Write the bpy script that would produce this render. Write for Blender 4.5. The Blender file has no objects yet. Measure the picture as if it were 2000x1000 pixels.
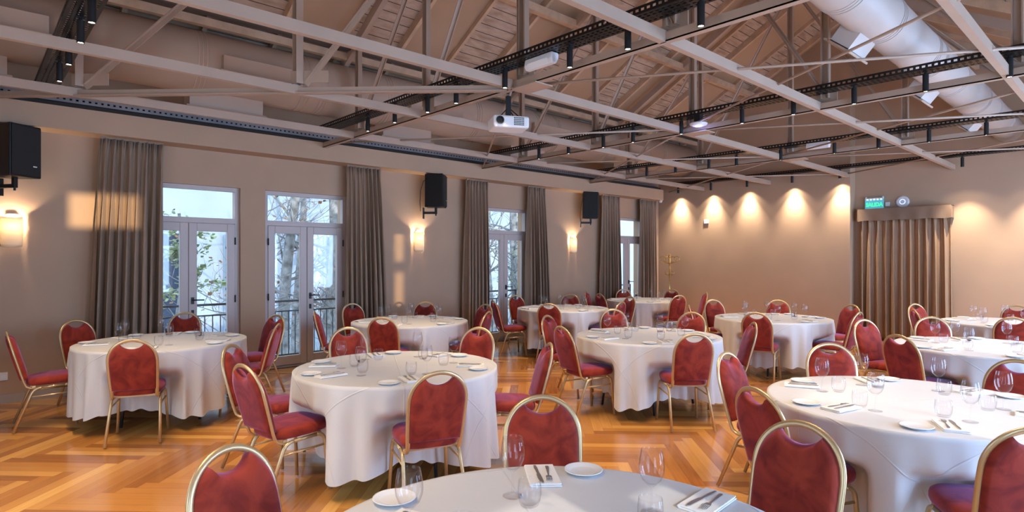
import bpy, bmesh, math, random
from mathutils import Vector, Matrix
PI = math.pi
sc = bpy.context.scene
COL = sc.collection
random.seed(7)

# ------------------------------------------------------------------ camera
F = 1164.0; TH = math.atan(1263 / F)
cam_d = bpy.data.cameras.new('camera'); cam = bpy.data.objects.new('camera', cam_d)
COL.objects.link(cam); sc.camera = cam
cam.location = (0, 0, 1.6); cam.rotation_euler = (PI / 2, 0, TH - PI / 2)
cam_d.sensor_width = 36; cam_d.lens = 36 * F / 2000; cam_d.shift_y = 6 / 2000
cam_d.clip_start = .05; cam_d.clip_end = 300
def proj(X, Y, Z):
    r = X * math.sin(TH) - Y * math.cos(TH); f = X * math.cos(TH) + Y * math.sin(TH)
    return (1000 + F * r / f, 506 - F * (Z - 1.6) / f) if f > .05 else (-9999, 0)
# ------------------------------------------------------------------ world, sun, daylight
sc.view_settings.view_transform = 'Standard'; sc.view_settings.look = 'None'
sc.view_settings.gamma = 1.0; sc.view_settings.exposure = 0.26
sc.view_settings.use_curve_mapping = False
W = bpy.data.worlds.new('sky'); sc.world = W; W.use_nodes = True
bg = W.node_tree.nodes['Background']; bg.inputs[0].default_value = (.62, .80, 1, 1); bg.inputs[1].default_value = 2.5
def lamp(name, kind, loc, energy, color, rot=(0, 0, 0), parent=None, **k):
    d = bpy.data.lights.new(name, kind); d.energy = energy; d.color = color
    for a, b in k.items(): setattr(d, a, b)
    o = bpy.data.objects.new(name, d); COL.objects.link(o); o.location = loc; o.rotation_euler = rot
    if parent: o.parent = parent
    return o
lamp('sun', 'SUN', (0, -20, 20), 2.2, (1, .90, .74), rot=(math.radians(62), 0, math.radians(-12)), angle=.01)
RIGHT_OPENINGS = [(-.4, .9), (3.0, 4.4), (6.1, 7.5), (8.4, 9.8), (11.2, 12.6)]
YR = -1.6; XF = -1.2; D = 8.68
for a, b in RIGHT_OPENINGS:      # daylight entering the openings of the wall beside the camera
    lamp('daylight', 'AREA', ((a + b) / 2, YR - .12, 1.45), 130 if a > 0 else 45, (.38, .61, 1), rot=(PI / 2, 0, 0), shape='RECTANGLE', size=b - a - .1, size_y=2.3)
for a, b in ((.4, 1.9), (3.6, 5.4)):      # openings of the wall behind the camera
    lamp('daylight', 'AREA', (XF - .12, (a + b) / 2, 1.45), 14, (.75, .86, 1), rot=(PI / 2, 0, -PI / 2), shape='RECTANGLE', size=b - a - .1, size_y=2.3)
SPOT_E = 72; SPOT_C = (1, .73, .46)
for x_, z_, xt_, zt_, e_ in ((1.128, 2.30, 1.18, 2.25, 15000), (6.0, 1.9, 5.79, 1.72, 7500)):      # added spots standing in for reflected low sun, through slits cut to shape their patches
    lamp('sun_patch_spot', 'SPOT', (x_, -7.5, z_), e_, (1, .74, .42), rot=(PI / 2 + math.atan((zt_ - z_) / 5.9), 0, -math.atan((xt_ - x_) / 5.9)), spot_size=math.radians(4.6), spot_blend=.1, shadow_soft_size=.035)

# ------------------------------------------------------------------ materials
def nt(name):
    m = bpy.data.materials.new(name); m.use_nodes = True
    return m, m.node_tree, m.node_tree.nodes['Principled BSDF']
def pm(name, col, rough=.6, metal=0., var=.0, scale=8, bump=0., bscale=60, spec=None, **k):
    m, t, b = nt(name); N = t.nodes; Lk = t.links
    b.inputs['Base Color'].default_value = (*col, 1); b.inputs['Roughness'].default_value = rough; b.inputs['Metallic'].default_value = metal
    if spec is not None: b.inputs['Specular IOR Level'].default_value = spec
    for a, v in k.items(): b.inputs[a.replace('_', ' ')].default_value = v
    tc = N.new('ShaderNodeTexCoord')
    if var:
        n = N.new('ShaderNodeTexNoise'); n.inputs['Scale'].default_value = scale; n.inputs['Detail'].default_value = 5
        Lk.new(tc.outputs['Object'], n.inputs['Vector'])
        r = N.new('ShaderNodeValToRGB'); r.color_ramp.elements[0].position = .3; r.color_ramp.elements[1].position = .7
        r.color_ramp.elements[0].color = (*[c * (1 - var) for c in col], 1); r.color_ramp.elements[1].color = (*[min(1, c * (1 + var)) for c in col], 1)
        Lk.new(n.outputs['Fac'], r.inputs['Fac']); Lk.new(r.outputs['Color'], b.inputs['Base Color'])
    if bump:
        n = N.new('ShaderNodeTexNoise'); n.inputs['Scale'].default_value = bscale; n.inputs['Detail'].default_value = 4
        Lk.new(tc.outputs['Object'], n.inputs['Vector'])
        u = N.new('ShaderNodeBump'); u.inputs['Strength'].default_value = bump; u.inputs['Distance'].default_value = .01
        Lk.new(n.outputs['Fac'], u.inputs['Height']); Lk.new(u.outputs['Normal'], b.inputs['Normal'])
    return m
def emis(name, col, s):
    m, t, b = nt(name); b.inputs['Base Color'].default_value = (*col, 1)
    b.inputs['Emission Color'].default_value = (*col, 1); b.inputs['Emission Strength'].default_value = s; return m
M = {}
M['wall'] = pm('wall_paint', (.45, .305, .205), .75, var=.04, scale=1.5, bump=.05, bscale=120)
M['steel'] = pm('painted_steel', (.42, .305, .232), .5, var=.05, scale=3)
M['panel'] = pm('ceiling_panel', (.44, .285, .175), .8, var=.05, scale=1.2)
M['timber'] = pm('painted_timber', (.56, .38, .25), .7, var=.15, scale=6)
M['duct'] = pm('duct_paint', (.50, .365, .275), .40, var=.03, scale=2)
M['black'] = pm('black_metal', (.012, .012, .013), .45, metal=.3)
M['dark'] = pm('dark_void', (.02, .017, .015), .8)
M['umber'] = pm('umber_gap_shade', (.09, .068, .055), .7)  # tone of the shade in the gap above the eaves purlin
M['tray'] = pm('tray_metal', (.02, .018, .018), .35, metal=.6)
M['galv'] = pm('galvanised', (.35, .35, .37), .4, metal=.7, var=.1)
M['frame'] = pm('champagne_frame', (.60, .45, .25), .33, metal=.65)
M['cloth'] = None
M['napkin'] = pm('napkin_linen', (.80, .80, .80), .8, bump=.15, bscale=400)
M['china'] = pm('white_china', (.80, .82, .84), .12)
M['cutlery'] = pm('cutlery_steel', (.50, .49, .48), .28, metal=.85)
M['white'] = pm('white_plastic', (.75, .75, .76), .35)
M['door'] = pm('door_paint', (.50, .43, .41), .4)
M['brass'] = pm('brass', (.62, .42, .14), .25, metal=.9)
M['rubber'] = pm('rubber', (.02, .02, .02), .7)
M['skirt'] = pm('skirting_paint', (.40, .34, .29), .6)
M['lens'] = emis('lamp_lens', (1, .85, .62), 14)
M['rail'] = pm('railing_metal', (.10, .11, .12), .45, metal=.4)
M['table'] = pm('table_board', (.30, .20, .12), .5)
M['tleg'] = pm('table_leg_metal', (.05, .055, .07), .4, metal=.6)

# velvet
m, t, b = nt('red_velvet'); N = t.nodes; Lk = t.links
tc = N.new('ShaderNodeTexCoord'); oi = N.new('ShaderNodeObjectInfo')
ad = N.new('ShaderNodeVectorMath'); ad.operation = 'ADD'; Lk.new(tc.outputs['Object'], ad.inputs[0]); Lk.new(oi.outputs['Location'], ad.inputs[1])
n = N.new('ShaderNodeTexNoise'); n.inputs['Scale'].default_value = 7; n.inputs['Detail'].default_value = 6; n.inputs['Distortion'].default_value = 1.2
Lk.new(ad.outputs[0], n.inputs['Vector'])
r = N.new('ShaderNodeValToRGB'); r.color_ramp.elements[0].position = .34; r.color_ramp.elements[1].position = .62
r.color_ramp.elements[0].color = (.17, .016, .009, 1); r.color_ramp.elements[1].color = (.31, .038, .018, 1)
Lk.new(n.outputs['Fac'], r.inputs['Fac']); Lk.new(r.outputs['Color'], b.inputs['Base Color'])
b.inputs['Roughness'].default_value = .75; b.inputs['Sheen Weight'].default_value = .6; b.inputs['Sheen Roughness'].default_value = .4
b.inputs['Sheen Tint'].default_value = (.55, .38, .85, 1); b.inputs['Specular IOR Level'].default_value = .2
u = N.new('ShaderNodeBump'); u.inputs['Strength'].default_value = .25; u.inputs['Distance'].default_value = .01
Lk.new(n.outputs['Fac'], u.inputs['Height']); Lk.new(u.outputs['Normal'], b.inputs['Normal'])
M['velvet'] = m
# tablecloth with ironed fold lines
m, t, b = nt('white_tablecloth'); N = t.nodes; Lk = t.links
b.inputs['Base Color'].default_value = (.60, .61, .63, 1); b.inputs['Roughness'].default_value = .5; b.inputs['Sheen Weight'].default_value = .15
tc = N.new('ShaderNodeTexCoord'); mp = N.new('ShaderNodeMapping'); mp.inputs['Rotation'].default_value = (0, 0, .5); Lk.new(tc.outputs['UV'], mp.inputs['Vector'])
sx = N.new('ShaderNodeSeparateXYZ'); Lk.new(mp.outputs[0], sx.inputs[0])
prev = None
for ax in (0, 1):
    a = N.new('ShaderNodeMath'); a.operation = 'PINGPONG'; a.inputs[1].default_value = .37; Lk.new(sx.outputs[ax], a.inputs[0])
    c = N.new('ShaderNodeMapRange'); c.inputs['From Min'].default_value = 0; c.inputs['From Max'].default_value = .007; c.inputs['To Min'].default_value = 1; c.inputs['To Max'].default_value = 0; c.interpolation_type = 'SMOOTHSTEP'
    Lk.new(a.outputs[0], c.inputs['Value'])
    if prev is None: prev = c
    else:
        d = N.new('ShaderNodeMath'); d.operation = 'MAXIMUM'; Lk.new(prev.outputs[0], d.inputs[0]); Lk.new(c.outputs[0], d.inputs[1]); prev = d
n = N.new('ShaderNodeTexNoise'); n.inputs['Scale'].default_value = 5; n.inputs['Detail'].default_value = 3; Lk.new(tc.outputs['UV'], n.inputs['Vector'])
ma = N.new('ShaderNodeMath'); ma.operation = 'MULTIPLY_ADD'; ma.inputs[1].default_value = .5; Lk.new(prev.outputs[0], ma.inputs[0]); Lk.new(n.outputs['Fac'], ma.inputs[2])
u = N.new('ShaderNodeBump'); u.inputs['Strength'].default_value = .42; u.inputs['Distance'].default_value = .012
Lk.new(ma.outputs[0], u.inputs['Height']); Lk.new(u.outputs['Normal'], b.inputs['Normal'])
M['cloth'] = m
# drinking glass
m, t, b = nt('clear_glass'); N = t.nodes
lw = N.new('ShaderNodeLayerWeight'); lw.inputs[0].default_value = .5
pw = N.new('ShaderNodeMath'); pw.operation = 'POWER'; pw.inputs[1].default_value = 3.5; t.links.new(lw.outputs['Facing'], pw.inputs[0])
r = N.new('ShaderNodeValToRGB'); r.color_ramp.elements[0].color = (.99, .99, 1, 1); r.color_ramp.elements[1].color = (.88, .90, .93, 1); t.links.new(pw.outputs[0], r.inputs[0])
tr = N.new('ShaderNodeBsdfTransparent'); t.links.new(r.outputs[0], tr.inputs[0])
g = N.new('ShaderNodeBsdfGlossy'); g.inputs['Roughness'].default_value = .04
fr = N.new('ShaderNodeMath'); fr.operation = 'MULTIPLY_ADD'; fr.inputs[1].default_value = .45; fr.inputs[2].default_value = .02; t.links.new(pw.outputs[0], fr.inputs[0])
mx = N.new('ShaderNodeMixShader'); t.links.new(fr.outputs[0], mx.inputs[0])
t.links.new(tr.outputs[0], mx.inputs[1]); t.links.new(g.outputs[0], mx.inputs[2])
t.links.new(mx.outputs[0], N['Material Output'].inputs[0]); M['glass'] = m
# window pane
m, t, b = nt('window_glass'); N = t.nodes
g = N.new('ShaderNodeBsdfGlossy'); g.inputs['Roughness'].default_value = .02
tr = N.new('ShaderNodeBsdfTransparent'); lw = N.new('ShaderNodeLayerWeight'); lw.inputs[0].default_value = .5
pw = N.new('ShaderNodeMath'); pw.operation = 'POWER'; pw.inputs[1].default_value = 5; t.links.new(lw.outputs['Facing'], pw.inputs[0])
fr = N.new('ShaderNodeMath'); fr.operation = 'MULTIPLY_ADD'; fr.inputs[1].default_value = .7; fr.inputs[2].default_value = .03; t.links.new(pw.outputs[0], fr.inputs[0])
mx = N.new('ShaderNodeMixShader'); t.links.new(fr.outputs[0], mx.inputs[0]); t.links.new(tr.outputs[0], mx.inputs[1]); t.links.new(g.outputs[0], mx.inputs[2])
t.links.new(mx.outputs[0], N['Material Output'].inputs[0]); M['pane'] = m
# parquet
m, t, b = nt('parquet_floor'); N = t.nodes; Lk = t.links
uv = N.new('ShaderNodeUVMap'); uv.uv_map = 'UVMap'; at = N.new('ShaderNodeAttribute'); at.attribute_name = 'rnd'
mp = N.new('ShaderNodeMapping'); mp.inputs['Scale'].default_value = (1.2, 22, 1); Lk.new(uv.outputs[0], mp.inputs[0])
n = N.new('ShaderNodeTexNoise'); n.inputs['Scale'].default_value = 2.2; n.inputs['Detail'].default_value = 6; n.inputs['Distortion'].default_value = .4; Lk.new(mp.outputs[0], n.inputs['Vector'])
r = N.new('ShaderNodeValToRGB'); e = r.color_ramp.elements
e[0].position = 0; e[0].color = (.30, .11, .028, 1); e[1].position = 1; e[1].color = (.80, .45, .13, 1)
x = e.new(.30); x.color = (.48, .20, .048, 1); x = e.new(.70); x.color = (.62, .30, .075, 1)
mm = N.new('ShaderNodeMath'); mm.operation = 'MULTIPLY_ADD'; mm.inputs[1].default_value = .35; Lk.new(n.outputs['Fac'], mm.inputs[0])
m2 = N.new('ShaderNodeMath'); m2.operation = 'MULTIPLY_ADD'; m2.inputs[1].default_value = .85; m2.inputs[2].default_value = -.12; Lk.new(at.outputs['Fac'], m2.inputs[0]); Lk.new(m2.outputs[0], mm.inputs[2])
Lk.new(mm.outputs[0], r.inputs[0]); Lk.new(r.outputs[0], b.inputs['Base Color'])
b.inputs['Roughness'].default_value = .2; b.inputs['Coat Weight'].default_value = .25; b.inputs['Coat Roughness'].default_value = .08
u = N.new('ShaderNodeBump'); u.inputs['Strength'].default_value = .06; u.inputs['Distance'].default_value = .004; Lk.new(n.outputs['Fac'], u.inputs['Height']); Lk.new(u.outputs[0], b.inputs['Normal'])
M['floor'] = m
# roof boards
m, t, b = nt('roof_boards'); N = t.nodes; Lk = t.links
tc = N.new('ShaderNodeTexCoord'); sx = N.new('ShaderNodeSeparateXYZ'); Lk.new(tc.outputs['Object'], sx.inputs[0])
a = N.new('ShaderNodeMath'); a.operation = 'PINGPONG'; a.inputs[1].default_value = .065; Lk.new(sx.outputs[1], a.inputs[0])
c = N.new('ShaderNodeMath'); c.operation = 'LESS_THAN'; c.inputs[1].default_value = .005; Lk.new(a.outputs[0], c.inputs[0])
mp = N.new('ShaderNodeMapping'); mp.inputs['Scale'].default_value = (1.2, 4, 4); Lk.new(tc.outputs['Object'], mp.inputs[0])
n = N.new('ShaderNodeTexNoise'); n.inputs['Scale'].default_value = 3; n.inputs['Detail'].default_value = 6; Lk.new(mp.outputs[0], n.inputs[0])
r = N.new('ShaderNodeValToRGB'); r.color_ramp.elements[0].position = .3; r.color_ramp.elements[1].position = .6
r.color_ramp.elements[0].color = (.36, .24, .16, 1); r.color_ramp.elements[1].color = (.54, .40, .30, 1); Lk.new(n.outputs['Fac'], r.inputs[0])
mx = N.new('ShaderNodeMixRGB'); mx.inputs[2].default_value = (.06, .035, .02, 1); Lk.new(c.outputs[0], mx.inputs[0]); Lk.new(r.outputs[0], mx.inputs[1]); Lk.new(mx.outputs[0], b.inputs['Base Color'])
b.inputs['Roughness'].default_value = .75; M['boards'] = m
# curtain
M['curtain'] = pm('taupe_curtain', (.29, .195, .13), .7, var=.06, scale=5, Sheen_Weight=.2)
M['pelmet'] = pm('pelmet_fabric', (.22, .145, .10), .6, var=.06, scale=4)
M['whiteduct'] = pm('white_duct_paint', (.60, .555, .53), .4, var=.03, scale=2)
M['exitcurtain'] = pm('tan_curtain', (.34, .205, .115), .5, var=.05, scale=5, Sheen_Weight=.15)
# lamp shade
m, t, b = nt('lamp_shade_glass'); N = t.nodes
di = N.new('ShaderNodeBsdfDiffuse'); di.inputs[0].default_value = (.95, .88, .74, 1); tl = N.new('ShaderNodeBsdfTranslucent'); tl.inputs[0].default_value = (1, .95, .84, 1)
mx = N.new('ShaderNodeMixShader'); mx.inputs[0].default_value = .6; t.links.new(di.outputs[0], mx.inputs[1]); t.links.new(tl.outputs[0], mx.inputs[2]); t.links.new(mx.outputs[0], N['Material Output'].inputs[0]); M['shade'] = m

# ------------------------------------------------------------------ geometry helpers
def obj(name, bm, mat, parent=None, loc=None, smooth=False, rotz=0, bevel=0, solid=0):
    me = bpy.data.meshes.new(name); bmesh.ops.recalc_face_normals(bm, faces=bm.faces); bm.to_mesh(me); bm.free()
    if mat: me.materials.append(M[mat] if isinstance(mat, str) else mat)
    o = bpy.data.objects.new(name, me); COL.objects.link(o)
    if parent: o.parent = parent
    if loc: o.location = loc
    o.rotation_euler = (0, 0, rotz)
    if smooth:
        for p in me.polygons: p.use_smooth = True
    if bevel:
        md = o.modifiers.new('bevel', 'BEVEL'); md.width = bevel; md.segments = 2; md.limit_method = 'ANGLE'
    if solid:
        md = o.modifiers.new('solidify', 'SOLIDIFY'); md.thickness = solid; md.offset = 0
    return o
def tag(o, label=None, cat=None, group=None, kind=None):
    if label: o['label'] = label
    if cat: o['category'] = cat
    if group: o['group'] = group
    if kind: o['kind'] = kind
    return o
def thing(name, label, cat, loc=(0, 0, 0), rotz=0, group=None):
    o = bpy.data.objects.new(name, None); COL.objects.link(o); o.empty_display_size = .1
    o.location = loc; o.rotation_euler = (0, 0, rotz); return tag(o, label, cat, group)
def structure(name, bm, mat, parent=None, **k):
    o = obj(name, bm, mat, parent, **k); o['kind'] = 'structure'; return o
def nb(): return bmesh.new()
def box(bm, x0, x1, y0, y1, z0, z1, mtx=None):
    vs = [bm.verts.new((x, y, z)) for z in (z0, z1) for y in (y0, y1) for x in (x0, x1)]
    if mtx:
        for v in vs: v.co = mtx @ v.co
    for f in ((0, 2, 3, 1), (4, 5, 7, 6), (0, 1, 5, 4), (2, 6, 7, 3), (0, 4, 6, 2), (1, 3, 7, 5)): bm.faces.new([vs[i] for i in f])
    return bm
def B(*a, **k): return box(nb(), *a, **k)
def prism(bm, pts, off):     # pts: planar polygon, off: extrusion vector
    off = Vector(off); a = [bm.verts.new(p) for p in pts]; c = [bm.verts.new(Vector(p) + off) for p in pts]
    bm.faces.new(a); bm.faces.new(c[::-1])
    for i in range(len(a)): bm.faces.new([a[i], c[i], c[(i + 1) % len(a)], a[(i + 1) % len(a)]])
    return bm
def beam(bm, p, q, w, h, up=(0, 0, 1)):     # rectangular bar from p to q
    p = Vector(p); q = Vector(q); d = (q - p).normalized(); u = Vector(up); s = d.cross(u).normalized(); u = s.cross(d).normalized()
    a = []
    for c in (p, q):
        a.append([bm.verts.new(c + s * i * w / 2 + u * j * h / 2) for i, j in ((-1, -1), (1, -1), (1, 1), (-1, 1))])
    bm.faces.new(a[0][::-1]); bm.faces.new(a[1])
    for i in range(4): bm.faces.new([a[0][i], a[0][(i + 1) % 4], a[1][(i + 1) % 4], a[1][i]])
    return bm
def tube(bm, pts, r, seg=10, closed=False, r2=None, cap=True, taper=None, ref=(0, 0, 1)):
    pts = [Vector(p) for p in pts]; n = len(pts); rings = []; nrm = None
    for i, p in enumerate(pts):
        a = pts[(i - 1) % n] if (closed or i > 0) else p; c = pts[(i + 1) % n] if (closed or i < n - 1) else p
        d = (c - a)
        d = d.normalized() if d.length > 1e-9 else Vector((0, 0, 1))
        if nrm is None:
            u = Vector(ref)
            if abs(u.dot(d)) > .95: u = Vector((1, 0, 0))
            nrm = (u - d * u.dot(d)).normalized()
        else: nrm = (nrm - d * nrm.dot(d)).normalized()
        s = d.cross(nrm); k = taper[i] if taper else 1
        rings.append([bm.verts.new(p + nrm * math.cos(2 * PI * j / seg) * r * k + s * math.sin(2 * PI * j / seg) * (r2 or r) * k) for j in range(seg)])
    for i in range(n if closed else n - 1):
        a, c = rings[i], rings[(i + 1) % n]
        for j in range(seg): bm.faces.new([a[j], a[(j + 1) % seg], c[(j + 1) % seg], c[j]])
    if cap and not closed: bm.faces.new(rings[0][::-1]); bm.faces.new(rings[-1])
    return bm
def lathe(bm, prof, seg=32, loc=(0, 0, 0), a0=0, a1=2 * PI, axis='z'):
    full = abs(a1 - a0 - 2 * PI) < 1e-6; n = seg if full else seg + 1; rings = []
    for r, z in prof:
        if r < 1e-6: v = bm.verts.new((loc[0], loc[1], loc[2] + z)); rings.append([v] * n)
        else: rings.append([bm.verts.new((loc[0] + r * math.cos(a0 + (a1 - a0) * j / seg), loc[1] + r * math.sin(a0 + (a1 - a0) * j / seg), loc[2] + z)) for j in range(n)])
    for i in range(len(prof) - 1):
        a, c = rings[i], rings[i + 1]
        for j in range(seg):
            k = (j + 1) % n; f = []
            for v in (a[j], a[k], c[k], c[j]):
                if v not in f: f.append(v)
            if len(f) > 2: bm.faces.new(f)
    return bm
def bez(ctrl, n=10):         # polyline rounded through corner points (quadratic at the corners)
    out = [Vector(ctrl[0])]
    for i in range(1, len(ctrl) - 1):
        p, c, q = Vector(ctrl[i - 1]), Vector(ctrl[i]), Vector(ctrl[i + 1])
        r = ctrl_r; a = c + (p - c).normalized() * min(r, (p - c).length * .48); b2 = c + (q - c).normalized() * min(r, (q - c).length * .48)
        for k in range(n + 1):
            s = k / n; out.append(a * (1 - s) ** 2 + c * 2 * s * (1 - s) + b2 * s * s)
    out.append(Vector(ctrl[-1])); return out
ctrl_r = .06
def cyl(bm, p, q, r, seg=16): return tube(bm, [p, q], r, seg)
def copy_tree(o, parent=None):
    c = o.copy(); COL.objects.link(c); c.parent = parent
    for ch in o.children: copy_tree(ch, c)
    return c
def union(bm1, f, *a, **k): f(bm1, *a, **k); return bm1

# ------------------------------------------------------------------ floor
XB1 = 13.1; XB2 = 13.4; YJ = 4.2
def clip(poly, ax, v, keep_less):
    out = []
    for i in range(len(poly)):
        a, c = poly[i], poly[(i + 1) % len(poly)]
        ia = (a[ax] <= v) if keep_less else (a[ax] >= v); ic = (c[ax] <= v) if keep_less else (c[ax] >= v)
        if ia: out.append(a)
        if ia != ic:
            s = (v - a[ax]) / (c[ax] - a[ax]); out.append(tuple(a[k] + s * (c[k] - a[k]) for k in range(len(a))))
    return out
def make_floor():
    bm = nb(); uvl = bm.loops.layers.uv.new('UVMap'); cl = bm.loops.layers.float_color.new('rnd')
    w = .095; Lp = .95; s = math.sqrt(.5); gap = .0006; rnd = random.Random(3)
    for n in range(-12, 13):
        for k in range(-190, 200):
            bx, by = n * Lp, -n * Lp
            for t in (0, 1):
                if t == 0: x0, x1, y0, y1 = k * w + bx, k * w + Lp + bx, k * w + by, k * w + w + by
                else: x0, x1, y0, y1 = k * w + Lp + bx, (k + 1) * w + Lp + bx, (k + 1) * w - Lp + by, (k + 1) * w + by
                cx, cy = (x0 + x1) / 2, (y0 + y1) / 2; X = 6 + (cx + cy) * s; Y = 3.5 + (cy - cx) * s
                if not (XF - .6 < X < XB2 + .6 and YR - .6 < Y < D + .6): continue
                ru = rnd.random() * 50; q = []
                for (a, c) in ((x0 + gap, y0 + gap), (x1 - gap, y0 + gap), (x1 - gap, y1 - gap), (x0 + gap, y1 - gap)):
                    u, v = (a - x0, c - y0) if t == 0 else (c - y0, a - x0)
                    q.append((6 + (a + c) * s, 3.5 + (c - a) * s, u + ru, v + ru * 3))
                for ax, v, l in ((0, XF, False), (0, XB2, True), (1, YR, False), (1, D, True)):
                    if q: q = clip(q, ax, v, l)
                if len(q) < 3: continue
                f = bm.faces.new([bm.verts.new((p[0], p[1], 0)) for p in q]); rv = rnd.random()
                rv = rv ** 1.2
                for lp, p in zip(f.loops, q): lp[uvl].uv = (p[2], p[3]); lp[cl] = (rv, rv, rv, 1)
    return structure('floor', bm, 'floor')
make_floor()
structure('trim_1', B(XF - .3, XB2 + .6, YR - .3, D + .34, -.2, -.004), 'dark')      # subfloor slab

# ------------------------------------------------------------------ roof geometry
TR = .561; ZW = 4.0; YRG = 4.25; ZR = ZW + TR * (D - YRG)
def roofz(Y): return ZW + TR * (D - Y) if Y > YRG else ZR - TR * (YRG - Y)
DOORS = [(1.56, 2.85), (3.19, 4.47), (7.19, 8.47), (11.2, 12.5)]; DH = 2.59
# left wall with the four openings
bm = nb(); xs = XF - .3
for a, c in DOORS:
    box(bm, xs, a, D, D + .34, 0, ZW + .15); box(bm, a, c, D, D + .34, DH, ZW + .15); xs = c
box(bm, xs, XB2 + .3, D, D + .34, 0, ZW + .15)
structure('wall_left', bm, 'wall')
bm = nb(); xs = XF - .3; zt = roofz(YR)
PATCH_SLITS = [(1.052, 1.30, [(2.183, 2.326)]), (5.755, 5.825, [(1.499, 1.707), (1.778, 1.951)])]  # slits added in the unseen wall to shape the sun patches
for a, c, op in sorted([(a, c, [(.2, 2.6)]) for a, c in RIGHT_OPENINGS] + PATCH_SLITS):
    box(bm, xs, a, YR - .3, YR, 0, zt + .1); z0 = 0
    if (a, c) in RIGHT_OPENINGS: y0 = YR - .3
    else: y0 = YR - .02; box(bm, a - .001, c + .001, y0, YR, zt, zt + .1)
    for lo, hi in op: box(bm, a, c, y0, YR, z0, lo); z0 = hi
    box(bm, a, c, y0, YR, z0, zt + .1); xs = c
box(bm, xs, XB2 + .3, YR - .3, YR, 0, zt + .1); structure('wall_right', bm, 'wall')
bm = nb(); ys = YR; hf = ZW + TR * (XF + .5)
for a, c in ((.4, 1.9), (3.6, 5.4)):
    box(bm, XF - .3, XF, ys, a, 0, hf + .1); box(bm, XF - .3, XF, a, c, 2.6, hf + .1); box(bm, XF - .3, XF, a, c, 0, .2); ys = c
box(bm, XF - .3, XF, ys, D, 0, hf + .1); structure('wall_front', bm, 'wall')
structure('wall_back', prism(nb(), [(XB1, YJ, 0), (XB1, D, 0), (XB1, D, roofz(D) + .05), (XB1, YRG, ZR + .05), (XB1, YJ, ZR + .05)], (.6, 0, 0)), 'wall')
EY0, EY1, EZ = 2.66, 4.02, 2.30
bm = nb()
prism(bm, [(XB2, EY1, 0), (XB2, YJ + .01, 0), (XB2, YJ + .01, roofz(YJ) + .05), (XB2, EY1, roofz(EY1) + .05)], (.3, 0, 0))
prism(bm, [(XB2, EY0, EZ), (XB2, EY1, EZ), (XB2, EY1, roofz(EY1) + .05), (XB2, EY0, roofz(EY0) + .05)], (.3, 0, 0))
prism(bm, [(XB2, YR - .3, 0), (XB2, EY0, 0), (XB2, EY0, roofz(EY0) + .05), (XB2, YR - .3, roofz(YR - .3) + .05)], (.3, 0, 0))
structure('wall_back_right', bm, 'wall')
bm = nb(); box(bm, XB2 + .25, XB2 + 1.4, EY0 - .3, EY1 + .3, 0, 2.7); structure('trim_2', bm, 'timber')   # lobby behind the exit curtain
# roof planes (boards)
bm = nb(); th = .05
HX = lambda Y: (roofz(Y) - ZW) / TR - .5
Lp = [(HX(D + .3), D + .3), (XB2 + .35, D + .3), (XB2 + .35, YRG), (HX(YRG), YRG)]
prism(bm, [(x, y, roofz(y)) for x, y in Lp], (0, 0, th))
Rp = [(HX(YRG), YRG), (XB2 + .35, YRG), (XB2 + .35, YR - .3), (HX(YR - .3), YR - .3)]
prism(bm, [(x, y, roofz(y)) for x, y in Rp], (0, 0, th))
structure('ceiling', bm, 'boards')
xh = XF - .3; zh = ZW + TR * (xh + .5)
hip = [(HX(YRG), YRG, ZR), (HX(D + .3), D + .3, roofz(D + .3)), (xh, D + .3, zh), (xh, YR - .3, zh), (HX(YR - .3), YR - .3, roofz(YR - .3))]
bm = nb(); a = [bm.verts.new(p) for p in hip]
bm.faces.new(a[:3]); bm.faces.new([a[0], a[2], a[3]]); bm.faces.new([a[0], a[3], a[4]])
structure('ceiling_hip', bm, 'panel')
# plaster panels and rafters following the slopes
def slope_box(bm, x0, x1, ya, yb, d0, d1):     # slab between depths d0..d1 under the roof plane
    pts = []
    for y in (ya, yb):
        for d in (d0, d1): pts.append((y, roofz(y) - d))
    q = [(x0, pts[0][0], pts[0][1]), (x0, pts[2][0], pts[2][1]), (x0, pts[3][0], pts[3][1]), (x0, pts[1][0], pts[1][1])]
    return prism(bm, q, (x1 - x0, 0, 0))
PAN = [(1.3, 2.12), (2.96, 3.80), (4.62, 5.46), (6.3, 7.14), (7.95, 8.8), (9.62, 10.43), (11.12, 12.1), (12.85, 13.4)]
def ylim(x): return min(7.95, D + .0 - .0), YRG
for a, c in PAN:
    c2 = min(c, XB2)
    tag(obj('ceiling_panel', slope_box(nb(), a + .05, c2, 7.9, max(YRG + .02, D - (a + .5) if a < 4 else 0), .03, .055), 'panel'), kind='structure')
    if a > 4: tag(obj('ceiling_panel', slope_box(nb(), a + .05, c2, YRG - .02, YR, .03, .055), 'panel'), kind='structure')
    for x in (a, c):
        if x >= XB2: continue
        ye = max(YRG + .01, D - (x + .5))
        if ye < 7.8: structure('trim_3', slope_box(nb(), x, x + .05, 7.9, ye, 0, .13), 'timber')
        if x > 4: structure('trim_4', slope_box(nb(), x, x + .05, YRG - .01, YR, 0, .13), 'timber')
def thing_mesh(name, label, cat, bm, mat, group=None, **k): return tag(obj(name, bm, mat, **k), label, cat, group)
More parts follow.
